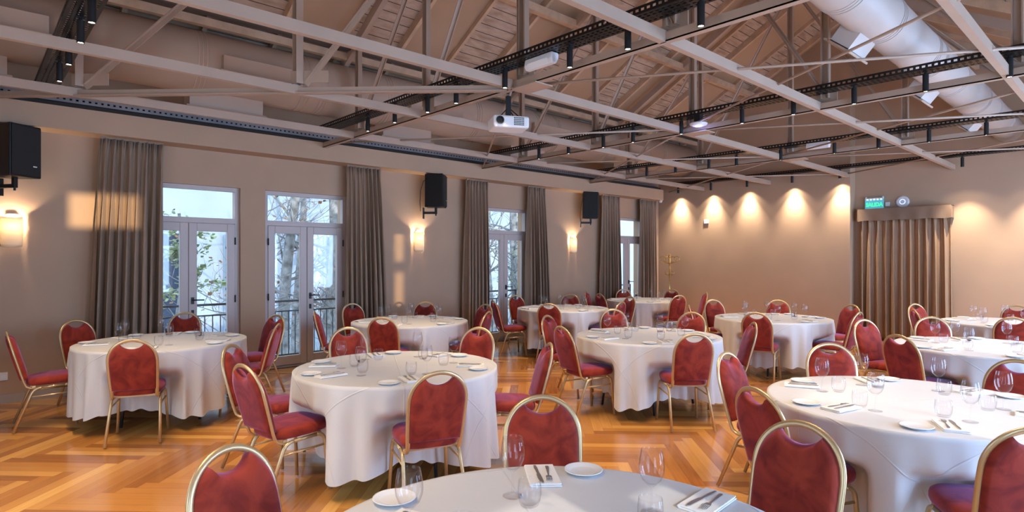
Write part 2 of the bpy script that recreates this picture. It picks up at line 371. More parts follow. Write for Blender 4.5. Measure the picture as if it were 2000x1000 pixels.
# eaves purlin, dark strip painting the shade of the void above it, upper purlin
thing_mesh('timber_purlin', 'pale timber purlin running above the large left air duct', 'roof beam', B(.9, 13.1, 7.58, 7.66, 4.345, 4.44), 'timber')
thing_mesh('gap_shade_strip', 'dark strip added as shade in the gap above the pale left purlin', 'roof beam', B(1.3, 13.1, 7.46, 7.56, 4.45, 4.545), 'umber')
thing_mesh('timber_purlin', 'pale timber purlin halfway up the left roof slope', 'roof beam', B(3.2, 13.1, 6.06, 6.16, roofz(6.16) - .25, roofz(6.16) - .14), 'timber')
thing_mesh('timber_purlin', 'sloping timber beam to the right of the right air duct', 'roof beam', beam(nb(), (9.8, 2.80, 5.42), (13.38, 2.2, 5.10), .06, .2), 'timber')

# soffit over the windows, skirting
structure('trim_5', B(XF, 12.82, D - .33, D, 3.06, 3.32), 'wall')
xs = XF; bm = nb()
for a, c in DOORS + [(XB1, XB1)]:
    if a > xs: box(bm, xs, a, D - .018, D, 0, .10)
    xs = c
structure('baseboard_left', bm, 'skirt')
structure('baseboard_back', box(B(XB1 - .018, XB1, YJ, D - .018, 0, .10), XB2 - .018, XB2, YR, EY0 - .1, 0, .10), 'skirt')

# ------------------------------------------------------------------ french doors
def french_door(i, x0, x1):
    y = D + .06; f = B(x0, x0 + .055, y, y + .09, 0, DH)
    box(f, x1 - .055, x1, y, y + .09, 0, DH); xa, xb = x0 + .055, x1 - .055; box(f, xa, xb, y, y + .09, DH - .055, DH); box(f, xa, xb, y, y + .09, 2.09, 2.16); box(f, xa, xb, y, y + .09, 0, .03)
    root = structure('door_%d' % i, f, 'door')
    structure('transom_pane', B(x0 + .05, x1 - .05, y + .03, y + .04, 2.155, DH - .05), 'pane', root)
    xm = (x0 + x1) / 2
    for s, (a, c) in enumerate(((x0 + .058, xm - .003), (xm + .003, x1 - .058))):
        g = .10; lf = B(a, a + g, y - .012, y + .05, .035, 2.085); box(lf, c - g, c, y - .012, y + .05, .035, 2.085)
        box(lf, a + g, c - g, y - .012, y + .05, 1.975, 2.085); box(lf, a + g, c - g, y - .012, y + .05, .035, .17)
        leaf = obj('door_leaf', lf, 'door', root, bevel=.006)
        obj('glass_pane', B(a + g - .01, c - g + .01, y + .015, y + .025, .16, 1.985), 'pane', leaf)
        hb = nb()
        for z in (.3, 1.05, 1.85): tube(hb, [(a if s == 0 else c, y - .02, z - .05), (a if s == 0 else c, y - .02, z + .05)], .009, 8)
        obj('hinge', hb, 'black', leaf, smooth=True)
        if s == 1:
            hx = a + .045; h = B(hx - .018, hx + .018, y - .024, y - .011, 1.0, 1.09)
            tube(h, [(hx, y - .02, 1.055), (hx, y - .062, 1.055), (hx + .01, y - .066, 1.055), (hx + .13, y - .066, 1.052)], .009, 8)
            box(h, hx - .016, hx + .016, y - .022, y - .011, .85, .92); box(h, hx - .006, hx + .006, y - .023, y - .02, .87, .90)
            obj('door_handle', h, 'black', leaf, bevel=.002)
    return root
for i, (a, c) in enumerate(DOORS): french_door(i + 1, a, c)
dn = ['leftmost', 'second', 'third', 'farthest']
for i, (a, c) in enumerate(DOORS):     # balcony railing in front of each door
    r = thing('balcony_railing', 'dark metal balcony railing outside the %s pair of glass doors' % dn[i], 'railing', ((a + c) / 2, D + .55, 0), group='balcony railings')
    w = (c - a) / 2 + .13; t = nb(); box(t, -w, w, -.02, .02, .93, .96); box(t, -w, w, -.012, .012, .78, .80); box(t, -w, w, -.012, .012, .10, .12); obj('rail', t, 'rail', r)
    p = nb(); x = -w + .06
    while x < w: box(p, x - .006, x + .006, -.006, .006, .12, .78); x += .105
    obj('balusters', p, 'rail', r)
    for x in (-w, w): obj('post', B(x - .02, x + .02, -.02, .02, 0, .96), 'rail', r)
    structure('trim_6', B(a - .3, c + .3, D + .34, D + .62, -.12, -.001), 'skirt')

# ------------------------------------------------------------------ curtains
def curtain(x0, x1, b0, b1, y, z0, z1, nf, amp, seed, axis='x', topamp=.45, flare=1.25):
    rnd = random.Random(seed); bm = nb(); NU = nf * 14; NV = 26; ph = [rnd.uniform(-.5, .5) for _ in range(nf + 2)]; aa = [rnd.uniform(.6, 1.25) for _ in range(nf + 2)]
    g = []
    for j in range(NV + 1):
        v = j / NV; row = []
        lo = x0 + (b0 - x0) * v ** .8; hi = x1 + (b1 - x1) * v ** .8
        for i in range(NU + 1):
            u = i / NU; s = u * nf; k = int(s); fr = s - k
            A = amp * (aa[k] * (1 - fr) + aa[k + 1] * fr) * (topamp + (flare - topamp) * min(1, v * 1.6))
            p = ph[k] * (1 - fr) + ph[k + 1] * fr
            off = A * math.sin(2 * PI * s + p * v * 2) + A * .35 * math.sin(4 * PI * s + 2 + p * 4) * (1 - v * .6)
            if v < .07: off += amp * .35 * math.sin(2 * PI * s * 2.5) * (1 - v / .07)
            xx = lo + (hi - lo) * u + .35 * A * math.sin(4 * PI * s + 1) * min(1, v * 3)
            z = z1 + (z0 - z1) * v
            row.append(bm.verts.new((xx, y + off, z) if axis == 'x' else (y + off, xx, z)))
        g.append(row)
    for j in range(NV):
        for i in range(NU): bm.faces.new([g[j][i], g[j][i + 1], g[j + 1][i + 1], g[j + 1][i]])
    return bm
CY = D - .17
CU = [(1.20, 1.86, 1.08, 1.82, 7, 'leftmost taupe curtain drawn back beside the first glass doors'),
      (4.37, 4.95, 4.37, 5.06, 7, 'taupe curtain hanging right of the second glass doors'),
      (6.72, 7.22, 6.66, 7.26, 6, 'taupe curtain hanging left of the third glass doors'),
      (8.28, 8.74, 8.24, 8.90, 6, 'taupe curtain hanging right of the third glass doors'),
      (10.62, 11.22, 10.55, 11.28, 6, 'taupe curtain hanging left of the farthest glass doors'),
      (12.08, 12.72, 12.06, 12.72, 6, 'taupe curtain hanging in the far corner behind the coat stand')]
for i, (a, c, e, f, n, lb) in enumerate(CU):
    r = thing('window_curtain', lb, 'curtain', ((a + c) / 2, CY, 0), group='taupe window curtains'); mx = (a + c) / 2
    obj('drape', curtain(a - mx, c - mx, e - mx, f - mx, 0, .02, 3.04, n + 1, .062, i + 3), 'curtain', r, smooth=True, solid=.004)
    obj('heading_tape', B(a - mx, c - mx, -.012, .012, 3.035, 3.06), 'curtain', r)
# exit curtain with pelmet
r = thing('exit_curtain', 'floor length tan curtain with pelmet covering the exit under the SALIDA sign', 'curtain', (XB2 - .12, 3.32, 0))
obj('drape', curtain(-.74, .74, -.78, .74, 0, .01, 2.40, 11, .05, 40, axis='y', topamp=.6, flare=1.3), 'exitcurtain', r, smooth=True, solid=.004)
bm = nb(); g = []
for j in range(7):
    g.append([bm.verts.new((-.10 + .008 * math.sin(i * .8) * j / 6, -.77 + 1.54 * i / 40, 2.585 - .23 * j / 6 - .006 * math.sin(i * .5))) for i in range(41)])
for j in range(6):
    for i in range(40): bm.faces.new([g[j][i], g[j][i + 1], g[j + 1][i + 1], g[j + 1][i]])
box(bm, -.10, .11, -.77, -.765, 2.36, 2.585); box(bm, -.10, .11, .765, .77, 2.36, 2.585); box(bm, -.10, .12, -.77, .77, 2.578, 2.588)
obj('pelmet', bm, 'pelmet', r, smooth=False, solid=.005)
structure('door_5', box(B(XB2 - .01, XB2 + .2, EY1, EY1 + .05, 0, EZ), XB2 - .01, XB2 + .2, EY0 - .05, EY0, 0, EZ), 'brass')

# ------------------------------------------------------------------ long beams, trusses, bracing
BY = [7.42, 5.82, 4.24, 2.55, .93, -.7]; ZB = 3.24
bl = ['steel ceiling beam nearest the window wall', 'second steel ceiling beam from the window wall', 'middle steel ceiling beam carrying the projector',
      'fourth steel ceiling beam from the window wall', 'steel ceiling beam crossing the top right corner', 'steel ceiling beam above the camera side wall']
def channel(bm, x0, x1, y, s=1, h=.088, w=.055, t=.012):      # C section along x, open side s
    box(bm, x0, x1, y - w / 2, y + w / 2, ZB, ZB + t); box(bm, x0, x1, y - w / 2, y + w / 2, ZB + h - t, ZB + h)
    return box(bm, x0, x1, y - w / 2, y - w / 2 + t, ZB + t, ZB + h - t)
for y, lb in zip(BY, bl): thing_mesh('ceiling_beam', lb, 'beam', channel(nb(), XF, 13.1 if y > 4.22 else 13.38, y), 'steel', 'long ceiling beams')
TX = [3.93, 6.97, 10.0]
tl = ['nearest full roof truss with the projector beam at its foot', 'middle roof truss across the hall', 'farthest roof truss in front of the back wall']
def cpost(bm, x, y, z0, z1, w=.085, d=.06, t=.012):
    box(bm, x - d / 2, x + d / 2, y - w / 2, y - w / 2 + t, z0, z1); box(bm, x - d / 2, x + d / 2, y + w / 2 - t, y + w / 2, z0, z1)
    return box(bm, x + d / 2 - t, x + d / 2, y - w / 2 + t, y + w / 2 - t, z0, z1)
for tx, lb in zip(TX, tl):
    r = thing('roof_truss', lb, 'roof truss', (tx, 4.2, ZB), group='roof trusses'); o = Vector((tx, 4.2, ZB))
    def T(bm):
        for v in bm.verts: v.co -= o
        return bm
    b_ = nb(); box(b_, tx - .03, tx + .03, -.95, D - .34, ZB + .002, ZB + .014); box(b_, tx - .03, tx - .018, -.95, D - .34, ZB, ZB + .075)
    obj('bottom_chord', T(b_), 'steel', r)
    for ya, yb in ((D - .05, YRG), (YR, YRG)):
        obj('top_chord', T(beam(nb(), (tx, ya, roofz(ya) - .22), (tx, yb, roofz(yb) - .2), .07, .12)), 'steel', r)
    py = [7.32, 5.72, 4.10, 2.48, .86]
    for y in py: obj('post', T(cpost(nb(), tx, y, ZB + .12, roofz(y) - .25)), 'steel', r)
    for f, g in ((7.32, 5.72), (5.72, 4.10), (2.48, 4.10), (.86, 2.48)):
        q = nb(); beam(q, (tx + .02, f, ZB + .14), (tx + .02, g, roofz(g) - .3), .008, .05, (1, 0, 0)); beam(q, (tx + .045, f, ZB + .14), (tx + .045, g, roofz(g) - .3), .05, .008, (1, 0, 0))
        obj('diagonal', T(q), 'steel', r)
    for y in py:
        q = B(tx + .03, tx + .04, y - .11, y + .11, ZB + .06, ZB + .24)
        for dy in (-.06, 0, .06): cyl(q, (tx + .04, y + dy, ZB + .18), (tx + .052, y + dy, ZB + .18), .012, 8)
        obj('gusset_plate', T(q), 'steel', r)
    obj('node_plate', T(B(tx - .06, tx + .17, 3.88, 4.2, ZB - .012, ZB)), 'steel', r)
# hip truss (45 degrees) at the near end
r = thing('hip_truss', 'diagonal hip truss above the leftmost table', 'roof truss', (.83, 7.4, ZB))
o = Vector((.83, 7.4, ZB))
def T(bm):
    for v in bm.verts: v.co -= o
    return bm
def dl(s, z=0): return Vector((.83 + s, 7.42 - s, z))
q = nb(); beam(q, dl(-.95, ZB + .035), dl(3.1, ZB + .035), .012, .06); beam(q, dl(-.95, ZB + .008), dl(3.1, ZB + .008), .06, .014); obj('bottom_chord', T(q), 'steel', r)
for s, zt2 in ((.03, 4.35), (1.62, 5.15), (3.2, 6.1)):
    p = dl(s)
    obj('post', T(cpost(nb(), p.x, p.y, ZB + .10, zt2 + .1, .10, .07)), 'steel', r)
for s, s2, dz in ((.08, 1.62, 1.75), (1.68, 3.2, 2.75)):
    q = nb(); beam(q, dl(s, ZB + .12), dl(s2, ZB + .12 + dz), .06, .01); beam(q, dl(s, ZB + .09), dl(s2, ZB + .09 + dz), .01, .06); obj('diagonal', T(q), 'steel', r)
obj('top_chord', T(beam(nb(), dl(.0, 4.26), dl(3.2, 6.15), .07, .12)), 'steel', r)
for s in (.03, 1.62): p = dl(s); obj('gusset_plate', T(beam(nb(), dl(s - .05, ZB + .17), dl(s + .22, ZB + .17), .012, .12)), 'steel', r)
# wind bracing rods
RX = [3.93, 6.97, 10.0, 13.05]; YW = 8.34
rodn = 0
cells = ['nearest', 'middle', 'farthest']
for i in range(3):
    a, c = RX[i], RX[i + 1]
    for (p, q, nm) in (((a, YRG, 0), (c, YW, 0), 'from the middle beam toward the far windows'), ((a, YW, .03), (c, YRG, .03), 'from the near windows toward the middle beam'),
                       ((a, YRG, 0), (c, -.5, 0), 'running right from the middle beam'), ((c, YRG, .03), (a, -.5, .03), 'crossing the right half')):
        z = ZB + .04
        rd = nb(); cyl(rd, (p[0], p[1], z + p[2]), (q[0], q[1], z + q[2]), .013, 8)
        thing_mesh('bracing_rod', 'thin rod in the %s roof bay %s' % (cells[i], nm), 'bracing rod', rd, 'steel', 'wind bracing rods', smooth=True)

# ------------------------------------------------------------------ cable trays
def tray_mesh(Ln, w=.20, h=.06):
    bm = nb(); c = .0
    step = .05; n = int(Ln / step)
    rows_b = [(-w / 2, -w / 2 + .012), (-w / 2 + .03, -w / 2 + .055), (-w / 2 + .073, -w / 2 + .127), (-w / 2 + .145, -w / 2 + .17), (w / 2 - .012, w / 2)]
    def strip(f, u0, u1, holes):     # f maps (along, across)->xyz ; holes list of (c0,c1)
        cuts = sorted(set([u0, u1] + [x for hh in holes for x in hh]))
        for k in range(n):
            a0, a1 = k * step, (k + 1) * step; s0, s1 = a0 + .011, a1 - .011
            for u, v in zip(cuts[:-1], cuts[1:]):
                hole = any(abs(u - hh[0]) < 1e-6 for hh in holes)
                segs = [(a0, s0), (s1, a1)] if hole else [(a0, a1)]
                for b0, b1 in segs: bm.faces.new([bm.verts.new(f(*p)) for p in ((b0, u), (b1, u), (b1, v), (b0, v))])
    strip(lambda a, u: (u, a, 0), -w / 2, w / 2, [(-w / 2 + .025, -w / 2 + .045), (-w / 2 + .065, -w / 2 + .085), (w / 2 - .085, w / 2 - .065), (w / 2 - .045, w / 2 - .025)])
    strip(lambda a, u: (-w / 2, a, u), 0, h, [(.02, .04)]); strip(lambda a, u: (w / 2, a, u), 0, h, [(.02, .04)])
    bmesh.ops.remove_doubles(bm, verts=bm.verts, dist=1e-5)
    return bm
ZT = 3.412
proto = obj('perforated_channel', tray_mesh(9.0), 'tray', solid=.003); proto_me = proto.data
bpy.data.objects.remove(proto)
rnd = random.Random(5)
cab = nb()
for k in range(4):
    pts = [(-.05 + .032 * k + rnd.uniform(-.008, .008), y * .375, .012 + rnd.uniform(0, .006)) for y in range(25)]; tube(cab, pts, .007, 6)
cab_o = obj('cable_bundle', cab, 'black', smooth=True); cab_me = cab_o.data; bpy.data.objects.remove(cab_o)
TRX = [(.65, 'steep at the top left corner'), (3.78, 'nearest the projector'), (6.86, 'across the middle of the hall'), (9.86, 'in front of the farthest truss'), (12.93, 'along the back wall')]
SPY = [6.80, 6.16, 5.48, 4.96, 4.20, 3.38, 2.78, 2.16, 1.53, .9, .2, -.5]
TRAYS = []
for x, lb in TRX:
    r = thing('cable_tray', 'black perforated cable tray ' + lb, 'cable tray', (x, -.85, ZT), group='black cable trays')
    a = bpy.data.objects.new('perforated_channel', proto_me); COL.objects.link(a); a.parent = r
    md = a.modifiers.new('solidify', 'SOLIDIFY'); md.thickness = .003
    a = bpy.data.objects.new('cable_bundle', cab_me); COL.objects.link(a); a.parent = r; TRAYS.append(r)
# side tray on top of the soffit
r = thing('cable_tray', 'grey slotted cable tray running on the soffit along the window wall', 'cable tray', (0, D - .26, 3.335))
q = nb(); n = 230
for k in range(n):
    a0 = -1.0 + k * .06
    if a0 > 12.6: break
    for z0, z1, full in ((.05, .075, 1), (.075, .095, 0), (.095, .12, 1)):
        if full: box(q, a0, a0 + .06, -.003, 0, z0, z1)
        else: box(q, a0, a0 + .036, -.003, 0, z0, z1)
obj('slotted_side', q, 'galv', r); obj('tray_base', box(B(-1, 12.7, 0, .2, .04, .05), -1, 12.7, .19, .2, .05, .12), 'black', r)
obj('cable_bundle', tube(tube(nb(), [(-1, .08, .075), (12.6, .08, .075)], .02, 8), [(-1, .13, .08), (12.6, .13, .08)], .02, 8), 'black', r, smooth=True)
thing_mesh('recess_shade_strip', 'black strip added as shade in the recess above the window wall soffit', 'shade strip', box(B(-.8, 12.7, D - .05, D - .002, 3.322, 3.58), -.8, 12.7, D - .326, D - .05, 3.321, 3.36), 'dark')  # dark boxes put in for the shaded recess over the soffit

# ------------------------------------------------------------------ spotlights
SM = {}
def spot_parts():
    q = nb(); lathe(q, [(0, .17), (.024, .17), (.026, .168), (.026, .004), (.0255, 0), (.021, 0), (.021, .012), (0, .012)], 24)
    SM['body'] = obj('b', q, 'black', smooth=False).data
    q = nb(); lathe(q, [(0, .006), (.0205, .006), (.0205, .010), (0, .010)], 24); SM['lens'] = obj('l', q, 'lens').data
    q = nb(); cyl(q, (0, 0, .17), (0, 0, .192), .012, 10); box(q, -.03, .03, -.02, .02, .186, .192); SM['mount'] = obj('m', q, 'black').data
    for o in list(COL.objects):
        if o.name in ('b', 'l', 'm'): bpy.data.objects.remove(o)
spot_parts()
def spotlight(x, y, lb, grp, e, ang, color=SPOT_C, blend=.35, z=3.22, halo=0, tilt=0):
    r = thing('ceiling_spotlight', lb, 'spotlight', (x, y, z), group=grp)
    for k, nm in (('body', 'spotlight_body'), ('lens', 'lens'), ('mount', 'mounting_clip')):
        a = bpy.data.objects.new(nm, SM[k]); COL.objects.link(a); a.parent = r
    lamp('spot_lamp', 'SPOT', (0, 0, -.004), e, color, parent=r, spot_size=ang, spot_blend=blend, shadow_soft_size=.018)
    if tilt: lamp('narrow_beam', 'SPOT', (0, 0, -.004), e * 4.2, color, rot=(0, -math.radians(tilt), 0), parent=r, spot_size=math.radians(60), spot_blend=1, shadow_soft_size=.02)
    if halo: lamp('reflector_spill', 'SPOT', (0, 0, -.004), e * halo, color, parent=r, spot_size=math.radians(112), spot_blend=.5, shadow_soft_size=.02)
    return r
ordn = ['first', 'second', 'third', 'fourth', 'fifth', 'sixth', 'seventh', 'eighth', 'ninth', 'tenth', 'eleventh', 'twelfth']
row = ['top left corner tray', 'tray beside the projector', 'tray across the middle of the hall', 'tray before the farthest truss']
for (x, _), rl in zip(TRX[:4], row):
    for k, y in enumerate(SPY):
        if y < (2 if x < 1 else .5): continue
        px = proj(x, y, 3.22)[0]
        spotlight(x, y, 'black cylinder spotlight, %s from the windows, on the %s' % (ordn[k], rl), 'spotlights on the ' + rl, SPOT_E, math.radians(75))
for k, y in enumerate([8.02, 7.15, 6.27, 5.28, 4.34]):
    spotlight(12.96, y, 'black wall washer, %s from the window corner, lighting the back wall' % ordn[k], 'wall washers on the back wall', 46, math.radians(70), color=(1, .84, .63), blend=.22, halo=.4, tilt=4)
for k, y in enumerate([2.34, 1.35, .4, -.6]):
    spotlight(12.93, y, 'black wall washer spotlight, %s to the right of the exit curtain' % ordn[k], 'wall washers right of the exit', 46, math.radians(80), color=(1, .84, .63), blend=.35, halo=.3, tilt=12)

# ------------------------------------------------------------------ air ducts
def duct(label, y, z, R, x0, x1, seams, boxes, mat):
    r = thing('air_duct', label, 'air duct', (x0, y, z))
    q = nb(); tube(q, [(0, 0, 0), (x1 - x0, 0, 0)], R, 48); obj('duct_pipe', q, mat, r, smooth=True)
    for s in seams:
        q = nb()
        for d in (-.045, .0, .045): tube(q, [(s - x0 + d - .006, 0, 0), (s - x0 + d + .006, 0, 0)], R + .006, 48, cap=True)
        obj('seam_ring', q, mat, r, smooth=False)
    for (bx, ln, sd, ext) in boxes:
        if 1:
            ang = math.radians(sd)       # direction of outlet in the YZ plane (0 = +y, -90 = down)
            mt = Matrix.Translation((bx - x0, 0, 0) if sd != -90 else (bx - x0, -.33, .30)) @ Matrix.Rotation(ang, 4, 'X')      # -90: boot hung on the room side of the duct
            w = .24 if R > .3 else .2; q = nb()
            box(q, -ln / 2, ln / 2, R * .75, R + ext, -w / 2, w / 2, mt); g = obj('air_outlet', q, mat, r)
            q = nb(); e = R + ext + .01
            box(q, -ln / 2 - .04, ln / 2 + .04, e - .02, e, -w / 2 - .04, -w / 2 + .005, mt); box(q, -ln / 2 - .04, ln / 2 + .04, e - .02, e, w / 2 - .005, w / 2 + .04, mt)
            box(q, -ln / 2 - .04, -ln / 2 + .005, e - .02, e, -w / 2, w / 2, mt); box(q, ln / 2 - .005, ln / 2 + .04, e - .02, e, -w / 2, w / 2, mt); obj('outlet_frame', q, 'steel', g)
            q = nb()
            for k in range(5): zz = -w / 2 + (k + .5) * w / 5; box(q, -ln / 2, ln / 2, e - .018, e - .006, zz - .008, zz + .008, mt)
            box(q, -ln / 2, ln / 2, e - .03, e - .02, -w / 2, w / 2, mt); obj('louvre', q, 'skirt', g)
    return r
duct('large painted round air duct running above the window wall', 7.86, 3.97, .37, -1.1, 12.95, [2.05, 3.3, 3.55, 4.55, 6.2, 7.6, 8.1, 9.6, 10.4, 11.6], [(x, .95, -90, .10) for x in (.15, 2.72, 5.3, 7.85, 10.4)] + [(x, .85, -86, .17) for x in (-.1, 2.4, 5.0, 7.56, 10.5)], 'duct')
duct('white round air duct sloping down from the top right corner', 1.77, 3.85, .218, 2.0, 13.35, [4.4, 5.3, 6.3, 7.6, 7.9, 9.0, 10.4, 11.2, 12.3], [(x, .42, -50, .15) for x in (3.9, 6.15, 8.6, 11.2)], 'whiteduct')

# ------------------------------------------------------------------ sconces and speakers
def sconce(x, label):
    r = thing('wall_sconce', label, 'wall lamp', (x, D, 1.91), group='frosted wall sconces')
    w = .10; h = .165; q = nb(); g = []
    for j in range(13):
        zz = -h + 2 * h * j / 12; row = []
        for i in range(17):
            a = PI * i / 16; kk = 1 - .10 * (abs(zz) / h) ** 4
            row.append(q.verts.new((-w * math.cos(a) * kk, -.02 - .085 * math.sin(a) * kk, zz + (.015 * math.sin(a) if j in (0, 12) else 0) * (-1 if j == 0 else -1))))
        g.append(row)
    for j in range(12):
        for i in range(16): q.faces.new([g[j][i], g[j][i + 1], g[j + 1][i + 1], g[j + 1][i]])
    obj('lamp_shade', q, 'shade', r, smooth=True, solid=.004)
    obj('wall_plate', box(B(-.05, .05, -.012, 0, -.10, .19), -.035, .035, -.02, 0, .185, .195), 'steel', r)
    q = nb(); lathe(q, [(0, -.05), (.018, -.04), (.024, 0), (.018, .04), (0, .05)], 12, (0, -.045, .05)); obj('bulb', q, emis('bulb', (1, .72, .38), 30) if 'bulb' not in bpy.data.materials else bpy.data.materials['bulb'], r, smooth=True)
    lamp('sconce_lamp', 'POINT', (0, -.05, .08), 130, (1, .79, .54), parent=r, shadow_soft_size=.02)
for x, l in ((.40, 'frosted half round wall sconce below the leftmost speaker'), (5.78, 'frosted half round wall sconce below the middle speaker'), (9.78, 'frosted half round wall sconce below the farthest speaker')): sconce(x, l)
def speaker(x, label, rz):
    r = thing('wall_speaker', label, 'speaker', (x, D - .30, 2.46), rz, group='black wall speakers')
    q = prism(nb(), [(-.17, -.17, .02), (.17, -.17, .02), (.11, .15, .02), (-.11, .15, .02)], (0, 0, .56)); obj('cabinet', q, 'black', r, bevel=.01)
    obj('grille', B(-.155, .155, -.182, -.171, .04, .56), pm('speaker_grille', (.018, .019, .02), .7, bump=.6, bscale=500) if 'speaker_grille' not in bpy.data.materials else bpy.data.materials['speaker_grille'], r)
    obj('badge', B(.07, .11, -.1835, -.182, .135, .147), 'white', r)
    q = B(-.05, .05, .19, .20, -.17, .02); box(q, -.02, .02, -.02, .2, -.09, -.05); box(q, -.02, .02, -.04, .0, -.09, .02); cyl(q, (0, -.02, -.12), (0, -.02, .02), .012, 8)
    obj('wall_bracket', q, 'black', r, bevel=.003)
    q = nb(); tube(q, [(-.12, .1, .5), (-.17, .16, .45), (-.19, .2, .3), (-.16, .22, .1), (-.1, .22, -.05)], .006, 6); obj('cable', q, 'black', r, smooth=True)
speaker(.40, 'black loudspeaker at the left edge of the window wall', .62)
speaker(5.93, 'black loudspeaker between the second and third glass doors', .75)
speaker(10.02, 'black loudspeaker between the third and farthest glass doors', .8)

# ------------------------------------------------------------------ small fittings
r = thing('wall_socket', 'white double wall socket at the left edge above the skirting', 'socket', (.3, D, .30))
obj('plate', B(-.07, .07, -.012, 0, -.045, .045), 'white', r, bevel=.003)
for x in (-.03, .03): obj('outlet', B(x - .018, x + .018, -.015, -.012, -.022, .022), 'china', r)
r = thing('projector', 'white ceiling projector hanging on a black pole from the middle beam', 'projector', (4.05, 4.45, 2.90), TH - PI / 2 + .25); r.scale = (1.18, 1.18, 1.2)
obj('housing', B(-.155, .155, -.12, .12, 0, .10), 'white', r, bevel=.018)
obj('lens', lathe(nb(), [(0, -.005), (.03, -.005), (.034, .012), (.024, .012), (.02, .004), (0, .004)], 20), 'black', r)
l_ = r.children[-1]; l_.rotation_euler = (-PI / 2, 0, 0); l_.rotation_euler = (PI / 2, 0, 0); l_.location = (-.10, -.118, .055)
bm = nb()
for k in range(7):
    for j in range(5): box(bm, .02 + k * .013, .029 + k * .013, -.1215, -.12, .02 + j * .014, .029 + j * .014)
obj('vent_grille', bm, 'dark', r)
bm = B(-.09, .09, -.07, .07, .10, .108); box(bm, -.02, .02, -.02, .02, .108, .285)
for sx in (-1, 1):
    for sy in (-1, 1): tube(bm, [(sx * .08, sy * .06, .104), (sx * .02, sy * .015, .17)], .005, 6)
obj('ceiling_bracket', bm, 'black', r)
def emergency(x, y, label, ln=.34):
    r = thing('emergency_light', label, 'emergency light', (x, y, 3.33))
    q = prism(nb(), [(-.04, -ln / 2, .08), (.05, -ln / 2, .08), (.05, -ln / 2, .03), (.02, -ln / 2, -.02), (-.03, -ln / 2, -.02), (-.05, -ln / 2, .02)], (0, ln, 0)); obj('housing', q, 'white', r, bevel=.012)
    obj('diffuser', prism(nb(), [(-.055, -ln * .36, .03), (-.055, ln * .36, .03), (-.036, ln * .36, -.022), (-.036, -ln * .36, -.022)], (.004, 0, 0)), 'china', r)
emergency(3.80, 3.74, 'white emergency light fitting hanging right of the projector')
emergency(9.76, 3.58, 'white emergency light fitting on the tray near the back wall')
r = thing('wifi_disc', 'round white access point with blue glow under the middle tray', 'access point', (6.80, 3.92, 3.27))
obj('disc', lathe(nb(), [(0, 0), (.06, 0), (.10, .012), (.112, .03), (.10, .04), (0, .04)], 40), 'white', r, smooth=True)
M['blue'] = emis('blue_led', (.25, .3, 1), 4)
obj('led_ring', lathe(nb(), [(.03, -.004), (.045, -.004), (.045, .002), (.03, .002), (.03, -.004)], 32), 'blue', r); obj('bracket', B(-.04, .04, -.04, .04, .04, .142), 'black', r)
lamp('disc_glow', 'POINT', (0, 0, -.05), 1.0, (.3, .35, 1), parent=r, shadow_soft_size=.03)
r = thing('access_point', 'round white access point with a blue ring on the wall beside SALIDA sign', 'access point', (XB2, 3.36, 2.71))
q = nb(); tube(q, [(0, 0, 0), (-.018, 0, 0), (-.03, 0, 0)], .112, 48, taper=[1, 1, .82]); obj('disc', q, 'white', r)
q = nb(); tube(q, [(-.031, .045 * math.cos(a * PI / 16), .045 * math.sin(a * PI / 16)) for a in range(32)], .0045, 6, closed=True); obj('led_ring', q, emis('ring_led', (.35, .45, 1), 2.5), r)
thing_mesh('motion_sensor', 'small white square sensor on the spotlit back wall', 'sensor', B(XB1 - .02, XB1, 7.28, 7.40, 2.45, 2.55), 'white', bevel=.006)
r = thing('dome_camera', 'small white security camera at the end of the soffit', 'camera', (12.77, D - .28, 3.06))
obj('dome', lathe(nb(), [(0, -.06), (.025, -.055), (.04, -.035), (.045, 0), (0, 0)], 24), 'white', r, smooth=True)
# exit sign
r = thing('exit_sign', 'lit green SALIDA exit sign on the wall above the exit curtain', 'exit sign', (XB2 - .06, 3.835, 2.71))
m, t, b = nt('sign_acrylic'); b.inputs['Base Color'].default_value = (.10, .30, .38, 1); b.inputs['Emission Color'].default_value = (.10, .42, .55, 1); b.inputs['Emission Strength'].default_value = .55; b.inputs['Roughness'].default_value = .15
obj('panel', B(-.004, .004, -.165, .165, -.105, .08), m, r)
obj('led_bar', B(-.012, .012, -.165, .165, .08, .105), 'white', r)
bm = nb()
for k in range(5): box(bm, -.014, -.004, -.12 + k * .06 - .012, -.12 + k * .06 + .012, .068, .080)
obj('led', bm, emis('led_white', (.8, .95, 1), 6), r)
tcu = bpy.data.curves.new('salida', 'FONT'); tcu.body = 'SALIDA'; tcu.size = .105; tcu.align_x = 'CENTER'; tcu.align_y = 'CENTER'; tcu.extrude = .0015; tcu.offset = .0025
to = bpy.data.objects.new('tmp', tcu); COL.objects.link(to); bpy.context.view_layer.update()
me = bpy.data.meshes.new_from_object(to); bpy.data.objects.remove(to)
me.materials.clear(); me.materials.append(emis('sign_green', (.03, .75, .22), 1.6))
lt = bpy.data.objects.new('lettering', me); COL.objects.link(lt); lt.parent = r; lt.location = (-.0065, 0, -.03); lt.rotation_euler = (PI / 2, 0, -PI / 2); lt.scale = (.86, 1, 1)
obj('hanger', box(B(-.01, .05, .14, .155, .10, .13), -.01, .05, -.155, -.14, .10, .13), 'white', r)
obj('power_box', B(.02, .06, -.255, -.185, -.07, .01), 'white', r, bevel=.004)
